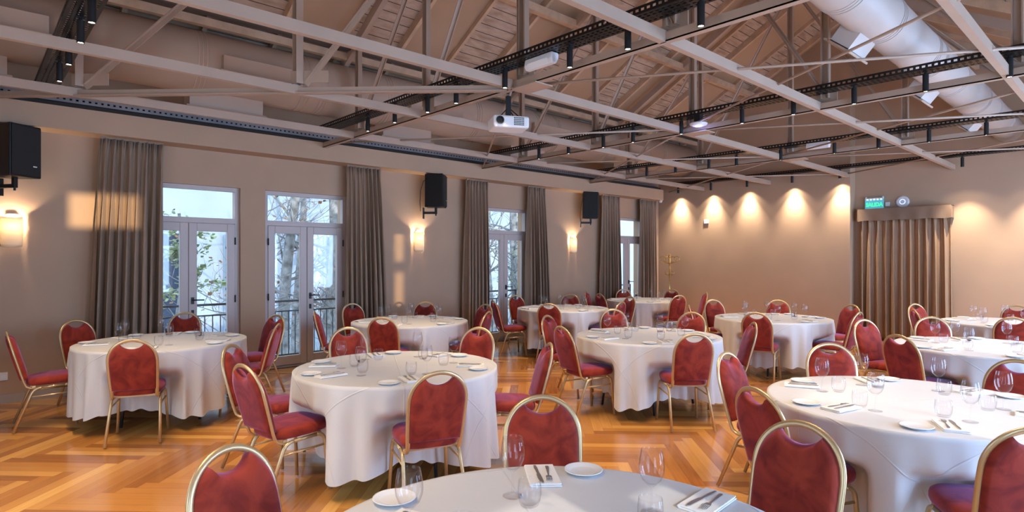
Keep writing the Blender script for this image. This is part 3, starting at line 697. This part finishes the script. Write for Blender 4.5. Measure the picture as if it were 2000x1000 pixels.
# coat stand
r = thing('coat_stand', 'brass coat stand with curled hooks in the far corner', 'coat stand', (12.2, 7.78, 0))
obj('pole', tube(nb(), [(0, 0, .1), (0, 0, 1.62)], .016, 12), 'brass', r, smooth=True)
obj('finial', lathe(nb(), [(0, 1.62), (.03, 1.64), (.035, 1.67), (.02, 1.70), (0, 1.72)], 16), 'brass', r, smooth=True)
def arc(cx, cz, rr, a0, a1, n=14): return [(cx + rr * math.cos(a0 + (a1 - a0) * i / n), cz + rr * math.sin(a0 + (a1 - a0) * i / n)) for i in range(n + 1)]
for k in range(6):
    a = k * PI / 3; pr = [(0, 1.50), (.06, 1.50), (.12, 1.53)] + arc(.16, 1.60, .065, -1.9, 2.6)
    obj('hook', tube(nb(), [(p * math.cos(a), p * math.sin(a), z) for p, z in pr], .008, 8), 'brass', r, smooth=True)
for k in range(4):
    a = k * PI / 2; pr = [(0, 1.25), (.05, 1.22)] + arc(.08, 1.27, .04, -1.6, 1.8)
    obj('hook', tube(nb(), [(p * math.cos(a), p * math.sin(a), z) for p, z in pr], .007, 8), 'brass', r, smooth=True)
for k in range(4):
    a = k * PI / 2 + .4; obj('foot', tube(nb(), [(p * math.cos(a), p * math.sin(a), z) for p, z in ((0, .35), (.05, .3), (.14, .12), (.24, .02))], .011, 8), 'brass', r, smooth=True)

# ------------------------------------------------------------------ furniture
TAB = {1: (1.515, 6.906), 2: (2.5, 4.03), 3: (4.45, 6.86), 4: (7.55, 6.91), 5: (10.30, 7.15), 6: (5.53, 3.8), 7: (8.5, 3.74), 8: (10.13, 1.31), 9: (7.18, 1.09), 10: (4.1, .99), 11: (1.215, 1.111)}
TN = {1: 'the leftmost table', 2: 'the near table left of centre', 3: 'the table beside the second glass doors', 4: 'the table beside the third glass doors',
      5: 'the far corner table', 6: 'the middle table', 7: 'the table before the spotlit wall', 8: 'the far right table',
      9: 'the middle right table', 10: 'the large near right table', 11: 'the foreground table'}
CH = {1: [(1.08, 5.85), (.90, 8.01), (.29, 7.10), (2.04, 8.22), (2.75, 7.11), (2.35, 6.12)],
      2: [(1.29, 3.91), (1.52, 4.87), (2.07, 2.87), (2.74, 5.33), (3.68, 4.46), (3.41, 3.25)],
      3: [(3.28, 7.27), (4.29, 8.20), (3.60, 6.06), (5.30, 7.74), (4.82, 5.86), (5.66, 6.70)],
      4: [(6.25, 7.24), (7.49, 8.04), (6.68, 6.32), (8.47, 7.56), (7.52, 5.75), (8.69, 6.33)],
      5: [(9.05, 7.26), (9.45, 8.02), (10.70, 8.0), (9.73, 6.18), (11.38, 7.19), (10.84, 6.07)],
      6: [(5.06, 4.89), (4.41, 3.97), (4.81, 2.83), (6.32, 4.89), (6.69, 3.94), (6.09, 2.87)],
      7: [(9.02, 4.94), (7.36, 3.41), (9.69, 4.17), (9.51, 3.02), (8.22, 2.52), (7.68, 4.58)],
      8: [(10.41, 2.46), (9.24, 2.20), (8.79, 1.12), (11.15, 1.38)],
      9: [(8.17, 1.77), (6.19, 1.46), (7.28, 2.20)],
      10: [(5.11, .62), (3.99, 2.09), (3.18, 1.33), (5.02, 1.76), (3.15, .35)],
      11: [(2.51, .98), (.68, 2.23), (2.07, 2.03)]}
PLACES = {8: [76, 135, -172, 4, -110, -50], 9: [35, 159, 85, -22, -140, -82], 10: [160, 96, 40, -20, -146, -80], 11: [-5, 109, 52, 170, -65, -125]}
def side_name(a):     # direction seen from the camera
    rr = math.cos(a) * math.sin(TH) - math.sin(a) * math.cos(TH); ff = math.cos(a) * math.cos(TH) + math.sin(a) * math.sin(TH)
    d = math.degrees(math.atan2(ff, rr)) % 360
    return ['right', 'far right', 'far', 'far left', 'left', 'near left', 'near', 'near right'][int(((d + 22.5) % 360) // 45)]
def unique_sides(angs):
    out = []
    for a in angs:
        s = side_name(a); alt = {'far right': ['right', 'far'], 'far left': ['far', 'left'], 'near left': ['left', 'near'], 'near right': ['right', 'near'],
                                 'right': ['far right', 'near right'], 'left': ['near left', 'far left'], 'far': ['far right', 'far left'], 'near': ['near left', 'near right']}[s]
        if s in out:
            for x in alt:
                if x not in out: s = x; break
        out.append(s)
    return out

# chair prototype: faces +x, origin on the floor under the seat centre; top of the back at x = -.43
def hoop_pt(s):      # s in [0,1] : centreline of the back hoop, in (y, h) with h height along back
    pass
def back_x(z): return -.158 - (z - .45) * .27 if z > .45 else -.158 + (.45 - z) * .25
def make_chair():
    r = thing('banquet_chair', 'red velvet banquet chair', 'chair')
    hw = .168; top = .912
    # hoop
    pts = []
    pts.append((-.07, -hw - .004, .392)); pts.append((-.115, -hw, .397)); pts.append((-.142, -hw, .415)); pts.append((-.153, -hw, .44))
    for z in (.47, .52, .58, .64, .69, .725): pts.append((back_x(z), -hw - .012 * math.sin((z - .45) / .3 * PI / 2), z))
    ry = hw + .012; cz = .725
    for k in range(1, 24):
        a = PI - PI * k / 24; pts.append((back_x(cz + (top - cz) * math.sin(a)), ry * math.cos(a), cz + (top - cz) * math.sin(a) ** .92))
    pts += [(x, -y, z) for x, y, z in pts[:10]][::-1]
    obj('back_frame', tube(nb(), pts, .0145, 10, r2=.010, ref=(0, 1, 0)), 'frame', r, smooth=True)
    # back cushion: outline inside the hoop with a scooped top
    def outline(n=44):
        o = []; yb = hw - .006
        zs = [.47 + .255 * i / 8 for i in range(9)]
        for z in zs: o.append((yb + .010 * math.sin(max(0, (z - .45)) / .3 * PI / 2) if z > .45 else yb - .01 - (.45 - z) * .3, z))
        amax = 58
        for k in range(1, 9):
            a = math.radians(amax * k / 8); o.append(((ry - .010) * math.cos(a), cz + (top - cz - .008) * math.sin(a) ** .92))
        y0, z0 = o[-1]
        for k in range(1, 12):        # scoop
            t2 = k / 12; y = y0 * (1 - 2 * t2); o.append((y, z0 - .045 * (1 - (2 * t2 - 1) ** 2) ** .8))
        left = [(-y, z) for y, z in o[:17]][::-1]
        return o + left
    ol = outline(); cy0 = 0; czm = .64; q = nb(); rings = []
    layers = [(-.014, .985), (-.022, .93), (-.026, .8), (-.027, .4)]
    def ring(off, k): return [q.verts.new((back_x(czm + (z - czm) * k) + off, y * k, czm + (z - czm) * k)) for y, z in ol]
    back = [ring(-.027 - .0, .55), ring(-.026, .85), ring(-.021, .96), ring(-.008, 1.0), ring(.012, 1.0), ring(.030, .965), ring(.042, .88), ring(.048, .6)]
    for a, c in zip(back[:-1], back[1:]):
        for i in range(len(ol)): q.faces.new([a[i], a[(i + 1) % len(ol)], c[(i + 1) % len(ol)], c[i]])
    for rg, xo in ((back[0], -.0275), (back[-1], .049)):
        c = q.verts.new((back_x(.62) + xo, 0, .62))
        for i in range(len(ol)): q.faces.new([rg[i], rg[(i + 1) % len(ol)], c])
    obj('backrest', q, 'velvet', r, smooth=True)
    # seat cushion
    def seat_ol(k, x0=-.145, x1=.275, w=.20):
        o = []
        for i in range(48):
            a = 2 * PI * i / 48; c, s = math.cos(a), math.sin(a); e = .45 if c < 0 else .62
            x = math.copysign(abs(c) ** e, c); y = math.copysign(abs(s) ** .5, s)
            wk = w * (1 - .07 * (1 if c < 0 else 0) * abs(x)); o.append(((x0 + x1) / 2 + (x1 - x0) / 2 * x * k, wk * y * k))
        return o
    q = nb(); prof = [(.90, .418), (.97, .422), (1.0, .437), (1.0, .455), (.975, .473), (.91, .484), (.75, .492), (.45, .497)]; rg = []
    for k, z in prof: rg.append([q.verts.new((x, y, z + (x * .03))) for x, y in seat_ol(k)])
    for a, c in zip(rg[:-1], rg[1:]):
        for i in range(48): q.faces.new([a[i], a[(i + 1) % 48], c[(i + 1) % 48], c[i]])
    q.faces.new(rg[0][::-1]); c = q.verts.new((.06, 0, .4995))
    for i in range(48): q.faces.new([rg[-1][i], rg[-1][(i + 1) % 48], c])
    obj('seat', q, 'velvet', r, smooth=True)
    # side frames: front and rear legs with the rail in one bent tube split at the middle
    global ctrl_r
    for s in (-1, 1):
        ctrl_r = .06; y = s * .182; yf = s * .203
        full = bez([(.235, yf, .012), (.205, y, .405), (-.085, y, .395), (-.235, yf, .012)], 8)
        k = len(full) // 2
        obj('leg', tube(nb(), full[:k], .0125, 8), 'frame', r, smooth=True); obj('leg', tube(nb(), full[k:], .0125, 8), 'frame', r, smooth=True)
        obj('side_rail', tube(nb(), [full[k - 1], full[k]], .0124, 8), 'frame', r, smooth=True)
        obj('stretcher', tube(nb(), [(.205, y * 1.02, .325), (-.112, y * 1.02, .318)], .008, 8), 'frame', r, smooth=True)
    obj('seat_frame', box(box(box(nb(), .16, .185, -.18, .18, .398, .418), -.10, -.075, -.18, .18, .398, .418), -.09, .17, -.01, .01, .40, .416), 'frame', r)
    return r
chair0 = make_chair(); used = [False]
BACKTOP = .285; KF = 1.027
def place_chair(x, y, rz, label, group):
    if not used[0]: o = chair0; used[0] = True
    else: o = copy_tree(chair0)
    o.location = (x, y, 0); o.rotation_euler = (0, 0, rz); tag(o, label, 'chair', group); return o
seatfront = {k: [] for k in TAB}
# small rotations away from straight-on, where the photo shows them (table, index): degrees
TW = {(1, 0): 4, (1, 2): 15, (2, 0): 8, (6, 2): -6, (9, 2): -10, (8, 1): -6}
for k, lst in CH.items():
    cx, cy = TAB[k]; lst = [(x * KF, y * KF) for x, y in lst]; angs = [math.atan2(y - cy, x - cx) for x, y in lst]; sn = unique_sides(angs)
    for i, ((x, y), a, s) in enumerate(zip(lst, angs, sn)):
        rz = a + PI + math.radians(TW.get((k, i), 0))
        sx, sy = x + BACKTOP * math.cos(rz), y + BACKTOP * math.sin(rz)
        d = math.hypot(sx - cx, sy - cy)
        if d < .84: sx, sy = cx + (sx - cx) * .84 / d, cy + (sy - cy) * .84 / d; d = .84
        place_chair(sx, sy, rz, 'red velvet chair on the %s side of %s' % (s, TN[k]), 'banquet chairs')
        seatfront[k].append((math.atan2(sy - cy, sx - cx), d - .285))

def smooth(a, b, x):
    t2 = max(0, min(1, (x - a) / (b - a))); return t2 * t2 * (3 - 2 * t2)
def cloth(k):
    rnd = random.Random(100 + k); bm = nb(); uvl = bm.loops.layers.uv.new('UVMap'); NA = 360; R = .772
    nf = [(rnd.choice([27, 28, 30]), rnd.uniform(0, 6.28), .42), (rnd.choice([18, 19, 21]), rnd.uniform(0, 6.28), .48), (rnd.choice([5, 7, 8]), rnd.uniform(0, 6.28), .26), (rnd.choice([37, 41]), rnd.uniform(0, 6.28), .22), (rnd.choice([11, 12]), rnd.uniform(0, 6.28), .3)]
    sq = rnd.uniform(0, PI / 2)
    def fold(a): return sum(w * math.sin(n * a + p) for n, p, w in nf)
    rows = []; drop = .60
    rad = [0, .2, .4, .55, .68, .74, .76]
    def uvp(a, ln): return (ln * math.cos(a), ln * math.sin(a))
    c = bm.verts.new((0, 0, .7635)); rows.append(([c] * NA, [(0, 0)] * NA))
    for rr in rad[1:]:
        rows.append(([bm.verts.new((rr * math.cos(2 * PI * i / NA), rr * math.sin(2 * PI * i / NA), .7635)) for i in range(NA)], [uvp(2 * PI * i / NA, rr) for i in range(NA)]))
    NV = 26
    for j in range(NV + 1):
        v = j / NV; vs = []; us = []
        for i in range(NA):
            a = 2 * PI * i / NA; fo = fold(a); hem = drop + .035 * math.sin(4 * a + sq) * 1 + .012 * fo
            ln = .002 + v * hem; z = .7625 - ln * 1.0 + .0
            if v < .02: z = .7615
            fo2 = fo if fo > 0 else fo * .7
            base = R + .004 + v ** .75 * (.014 + .038 * fo2) + .012 * math.sin(4 * a + sq) * v
            if base < R - .01: base = R - .01 - (R - .01 - base) * .4
            for (ca, rf) in seatfront[k]:
                da = (a - ca + PI) % (2 * PI) - PI; lat = abs(rf * math.sin(da))
                if abs(da) < 1.0:
                    lim = rf - .012 + .012 * fo * .9; w = (1 - smooth(.20, .34, lat)) * smooth(.66, .50, z) if False else (1 - smooth(.17, .25, lat)) * (1 - smooth(.47, .60, z)) 
                    lim_c = lim / max(.6, math.cos(da))
                    if lim_c < base: base = base + (lim_c - base) * w
            if v < .06: base = min(base, R + .006)
            vs.append(bm.verts.new((base * math.cos(a), base * math.sin(a), z))); us.append(uvp(a, .77 + ln))
        rows.append((vs, us))
    for (a, ua), (c2, uc) in zip(rows[:-1], rows[1:]):
        for i in range(NA):
            n2 = (i + 1) % NA
            q = [(a[i], ua[i]), (c2[i], uc[i]), (c2[n2], uc[n2]), (a[n2], ua[n2])]
            if a[i] is a[n2]: q = q[:3]
            f = bm.faces.new([x for x, _ in q])
            for lp, (_, u2) in zip(f.loops, q): lp[uvl].uv = u2
    return bm
for k, (cx, cy) in TAB.items():
    t_ = thing('banquet_table', 'round folding table under the cloth, ' + TN[k], 'table', (cx, cy, 0), .3 + k, 'round banquet tables')
    obj('tabletop', lathe(nb(), [(0, .735), (.75, .735), (.762, .74), (.762, .758), (.755, .761), (0, .761)], 64), 'table', t_)
    for s in (-1, 1):
        for u in (-1, 1):
            ctrl_r = .1
            obj('leg', tube(nb(), bez([(s * .36, u * .02, .30), (s * .36, u * .30, .30), (s * .38, u * .33, .01)], 8), .0135, 8), 'tleg', t_, smooth=True)
        obj('leg_brace', box(beam(nb(), (s * .36, 0, .30), (s * .12, 0, .735), .025, .02), s * .36 - .02, s * .36 + .02, -.03, .03, .30, .735), 'tleg', t_)
    o = obj('tablecloth', cloth(k), 'cloth', loc=(cx, cy, 0), smooth=True)
    tag(o, 'long white tablecloth on ' + TN[k], 'tablecloth', 'white round tablecloths')

# tableware ---------------------------------------------------------
ZS = .7650
def make_wine():
    o = [(.0, 0), (.034, 0), (.036, .0015), (.034, .003), (.012, .006), (.0045, .012), (.0036, .04), (.0036, .075), (.005, .086), (.018, .095), (.032, .110), (.0405, .132), (.0425, .150), (.0405, .175), (.0345, .208), (.0337, .2085), (.0333, .2075)]
    i = [(.0392, .175), (.0412, .150), (.039, .132), (.0305, .111), (.016, .0975), (0, .094)]
    return lathe(nb(), o + i, 40)
def make_tumbler():
    return lathe(nb(), [(0, 0), (.026, 0), (.031, .004), (.037, .018), (.0405, .04), (.0405, .06), (.037, .088), (.0363, .0885), (.0357, .0875), (.0391, .06), (.0391, .04), (.0355, .02), (.028, .0095), (0, .0085)], 36)
def make_plate():
    return lathe(nb(), [(0, .0), (.045, .0), (.048, .002), (.073, .011), (.0755, .0135), (.0745, .0150), (.070, .0140), (.051, .0065), (.046, .005), (0, .005)], 48)
def make_fork():
    q = nb(); z = .002; W2 = [(-.075, .0035), (-.070, .007), (-.03, .005), (.01, .003), (.03, .003), (.040, .009), (.052, .0115), (.056, .0115)]
    def zz(x): return z + (.004 if x > .03 else 0) - (.003 * max(0, x - .05) / .03)
    for (x0, w0), (x1, w1) in zip(W2[:-1], W2[1:]):
        a = [q.verts.new((x, y, zz(x) + dz)) for dz in (0, .0018) for x, y in ((x0, -w0), (x1, -w1), (x1, w1), (x0, w0))]
        for f in ((0, 1, 2, 3), (7, 6, 5, 4), (0, 4, 5, 1), (1, 5, 6, 2), (2, 6, 7, 3), (3, 7, 4, 0)): q.faces.new([a[i] for i in f])
    for k in range(4): y = -.0088 + k * .00587; box(q, .055, .088, y - .0013, y + .0013, .0045, .0062)
    return q
def make_knife():
    q = nb(); pts = [(-.085, -.004), (-.06, -.0065), (.0, -.0045), (.01, -.005), (.012, -.009), (.05, -.0105), (.085, -.008), (.10, .0), (.09, .006), (.012, .0065), (.0, .0045), (-.06, .0065), (-.085, .004)]
    return prism(q, [(x, y, .001) for x, y in pts], (0, 0, .0028))
def make_napkin():
    q = nb(); g = [(-.105, -.058), (.105, -.055), (.107, .057), (-.103, .055)]
    for i, (z0, z1, sh) in enumerate(((0, .004, 0), (.0045, .008, .003), (.0085, .012, .0015))):
        pts = []
        for j, (x, y) in enumerate(g): pts.append((x - sh * 2 * (1 if x > 0 else -1), y - sh * (1 if y > 0 else -1), z0))
        prism(q, pts, (0, 0, z1 - z0))
    tube(q, [(-.10, .055, .006), (.104, .056, .006)], .0062, 8)
    return q
def mesh_of(bm, mat, sm=False, bevel=0):
    o = obj('tmp', bm, mat, smooth=sm); me = o.data; bpy.data.objects.remove(o); return me
MW, MT, MP, MF, MK, MN = mesh_of(make_wine(), 'glass', True), mesh_of(make_tumbler(), 'glass', True), mesh_of(make_plate(), 'china', True), mesh_of(make_fork(), 'cutlery', True), mesh_of(make_knife(), 'cutlery'), mesh_of(make_napkin(), 'napkin')
for p in MF.polygons: p.use_smooth = False
def put(name, me, x, y, z, rz, label, cat, group):
    o = bpy.data.objects.new(name, me); COL.objects.link(o); o.location = (x, y, z); o.rotation_euler = (0, 0, rz); return tag(o, label, cat, group)
rnd = random.Random(21)
# (wine rad, tan), (tumbler), (plate), (napkin rad, tan, turn) overrides
OV = {(11, 52): dict(w=(.47, .10), t=(.385, .05), p=(.68, -.195), n=(.645, -.03, 0)), (11, -5): dict(w=(.45, .06), t=(.37, .0), p=(.60, -.22), n=(.66, -.01, .15)), (11, 109): dict(p=(.68, -.11), w=(.46, .09), t=(.3, .05), n=(.5, .0, 0)),
      (10, 160): dict(w=(.41, .08), t=(.40, -.02), p=(.62, -.19), n=(.54, -.03, .1)),
      (10, 96): dict(w=(.46, .06), t=(.38, .0), p=(.64, -.17), n=(.60, -.02, .3)),
      (2, -111): dict(w=(.32, .18), t=(.30, .10), p=(.62, -.13), n=(.56, .04, .1))}
for k, (cx, cy) in TAB.items():
    if k in PLACES: angs = [math.radians(a) for a in PLACES[k]]
    else: angs = [math.atan2(y - cy, x - cx) for x, y in CH[k]]
    sn = unique_sides(angs)
    if len(set(sn)) < len(sn): print('dup sides', k, sn)
    for a, s in zip(angs, sn):
        ov = OV.get((k, round(math.degrees(a))), {})
        j = lambda v: rnd.uniform(-v, v)
        w = ov.get('w', (.41 + j(.03), .10 + j(.03))); tt = ov.get('t', (.35 + j(.02), .02 + j(.02))); p = ov.get('p', (.63 + j(.02), -.19 + j(.02))); n = ov.get('n', (.575 + j(.015), -.02 + j(.02), j(.15)))
        while math.hypot(w[0] - tt[0], w[1] - tt[1]) < .09: w = (w[0] + .004, w[1] + .006)
        def P(rt): return (cx + rt[0] * math.cos(a) - rt[1] * math.sin(a), cy + rt[0] * math.sin(a) + rt[1] * math.cos(a))
        c0 = P((.5, 0)); px, py = proj(c0[0], c0[1], ZS)
        if px > 2120 or py > 1120 or px < -80: continue
        e = 'at %s seat of %s' % (s, TN[k])
        put('wine_glass', MW, *P(w), ZS, 0, 'stemmed wine glass ' + e, 'wine glass', 'wine glasses on the tables')
        put('water_tumbler', MT, *P(tt), ZS, 0, 'short water tumbler ' + e, 'tumbler', 'water tumblers on the tables')
        put('side_plate', MP, *P(p), ZS, 0, 'small white plate ' + e, 'plate', 'side plates on the tables')
        rz = a + n[2]; q = P(n[:2]); put('napkin', MN, q[0], q[1], ZS, rz, 'folded white napkin ' + e, 'napkin', 'folded napkins on the tables')
        z = ZS + .0125; u = Vector((math.cos(rz), math.sin(rz))); v = Vector((-u.y, u.x)); f = Vector(q) + v * -.02; g = Vector(q) + v * .018
        put('fork', MF, f.x, f.y, z, rz + PI + j(.12), 'steel fork ' + e, 'fork', 'forks on the napkins')
        put('knife', MK, g.x, g.y, z, rz + PI + j(.1), 'steel knife ' + e, 'knife', 'knives on the napkins')

# ------------------------------------------------------------------ outside the glass doors
M['bld'] = pm('pale_render', (.40, .49, .60), .8, var=.10, scale=.7); M['bldwin'] = pm('dark_window_glass', (.03, .05, .09), .15); M['bark'] = pm('plane_tree_bark', (.25, .26, .27), .8, var=.6, scale=7)
M['leaf'] = pm('autumn_leaf', (.30, .16, .08), .7, var=.4, scale=3); M['ivy'] = pm('green_leaf', (.30, .38, .20), .5, var=.6, scale=2); M['court'] = pm('courtyard_paving', (.4, .4, .4), .8, var=.1)
r = thing('neighbouring_building', 'pale rendered building with dark windows seen through the glass doors', 'building', (10, 17, -4))
obj('wall', B(-16, 34, 0, 3, 0, 11), 'bld', r); obj('cornice', B(-16, 34, -.25, 0, 8.0, 8.35), 'bld', r)
YB = 17.0
def bwin(x0, x1, z0, z1):
    w = obj('window', B(x0 - 10, x1 - 10, -.06, .02, z0 + 4, z1 + 4), 'bldwin', r)
    q = nb(); n = max(1, int((x1 - x0) / .9))
    for i in range(n + 1): x = x0 - 10 + (x1 - x0) * i / n; box(q, x - .04, x + .04, -.10, -.06, z0 + 4, z1 + 4)
    zz = z0 + 4
    while zz < z1 + 4: box(q, x0 - 10, x1 - 10, -.10, -.06, zz - .03, zz + .03); zz += 1.1
    obj('window_frame', q, pm('bluish_frame', (.25, .33, .42), .5) if 'bluish_frame' not in bpy.data.materials else bpy.data.materials['bluish_frame'], w)
def behind(px, y):      # where a sight line meets distance y
    tt = (px - 1000) / F; return y * (tt * math.sin(TH) + math.cos(TH)) / (math.sin(TH) - tt * math.cos(TH))
for p0, p1 in ((300, 352), (438, 462), (583, 592), (632, 660), (1000, 1012)): bwin(behind(p0, YB), behind(p1, YB), -2.5, 2.25)
gr = structure('trim_7', B(-12, 45, D + .6, 30, -4.2, -4.0), 'court')
def tree(name, x, y, h, r0, lean, seed, label, nb_=15, leafmat='leaf', nleaf=40, spread=1.6):
    rnd = random.Random(seed); rt = thing(name, label, 'tree', (x, y, -4), group='plane trees outside'); trunk = []
    for i in range(15):
        s = i / 14; trunk.append(Vector((lean * s * 2 + .14 * math.sin(s * 7 + seed), .1 * math.sin(s * 5 + seed), s * h)))
    obj('trunk', tube(nb(), trunk, r0, 12, taper=[1 - .55 * i / 14 for i in range(15)]), 'bark', rt, smooth=True)
    bb = nb(); tips = []
    def branch(p, d, ln, rr, depth):
        pts = [p]; dd = d.copy()
        for i in range(7):
            dd = (dd + Vector((rnd.uniform(-.25, .25), rnd.uniform(-.25, .25), rnd.uniform(-.15, .22)))).normalized(); pts.append(pts[-1] + dd * ln / 7)
        tube(bb, pts, rr, 5, taper=[1 - .8 * i / 7 for i in range(8)]); tips.extend(pts[3:])
        if depth:
            for k in range(3): branch(pts[rnd.randint(2, 6)], (dd + Vector((rnd.uniform(-1, 1), rnd.uniform(-.8, .8), rnd.uniform(-.5, .9)))).normalized(), ln * .6, rr * .5, depth - 1)
    for k in range(nb_):
        s = rnd.uniform(.42, 1); p = trunk[int(s * 14)]; a = rnd.uniform(0, 6.28)
        branch(p, Vector((math.cos(a), math.sin(a) * .6, rnd.uniform(0, .9))).normalized(), rnd.uniform(.6, 1) * spread, r0 * .22, 2)
    obj('branches', bb, 'bark', rt, smooth=True)
    lv = nb()
    for k in range(nleaf):
        p = rnd.choice(tips) + Vector((rnd.uniform(-.08, .08), rnd.uniform(-.08, .08), rnd.uniform(-.1, .05))); sz = rnd.uniform(.022, .04); mt = Matrix.Translation(p) @ Matrix.Rotation(rnd.uniform(0, 6), 4, 'Z') @ Matrix.Rotation(rnd.uniform(-1, 1), 4, 'X')
        a = [lv.verts.new(mt @ Vector((sz * math.cos(t3) * (1 + .35 * (i % 2)), sz * math.sin(t3) * (1 + .35 * (i % 2)), .012 * (i % 2)))) for i, t3 in enumerate([2 * PI * i / 8 for i in range(8)])]; lv.faces.new(a)
    o = obj('leaves', lv, leafmat, rt, solid=.002); o['kind'] = 'stuff'
def behind(px, y):      # x of the sight line through pixel column px at distance y
    tt = (px - 1000) / F; return y * (tt * math.sin(TH) + math.cos(TH)) / (math.sin(TH) - tt * math.cos(TH))
tree('plane_tree', behind(552, 12.5), 12.5, 9, .16, .15, 1, 'mottled tree trunk seen through the left leaf of the second doors', nleaf=60)
tree('plane_tree', behind(588, 14.0), 14.0, 9, .13, -.05, 2, 'thin tree seen behind the middle stile of the second doors', nb_=18, nleaf=40)
tree('plane_tree', behind(632, 12.0), 12.0, 9, .20, .10, 3, 'thick mottled tree seen through the right leaf of the second doors', nleaf=70)
tree('plane_tree', behind(430, 12.6), 12.6, 9, .07, .35, 4, 'slender leaning tree seen through the right leaf of the leftmost doors', nb_=30, nleaf=160, spread=2.2)
tree('plane_tree', behind(1003, 13.5), 13.5, 9, .2, .10, 5, 'tree with green leaves seen through the third doors', nb_=34, leafmat='ivy', nleaf=500, spread=1.9)
tree('plane_tree', behind(965, 15.0), 15.0, 9, .15, -.12, 6, 'second tree with bare branches seen through the third doors', nb_=34, nleaf=60)
tree('climbing_shrub', behind(327, 11.6), 11.6, 6.4, .06, .05, 8, 'leafy green shrub seen at the left of the leftmost doors', nb_=30, leafmat='ivy', nleaf=900, spread=.55)
tree('twiggy_shrub', behind(648, 10.6), 10.6, 5.0, .05, .0, 9, 'tangle of bare twigs below the right leaf of the second doors', nb_=60, nleaf=80, spread=.9)
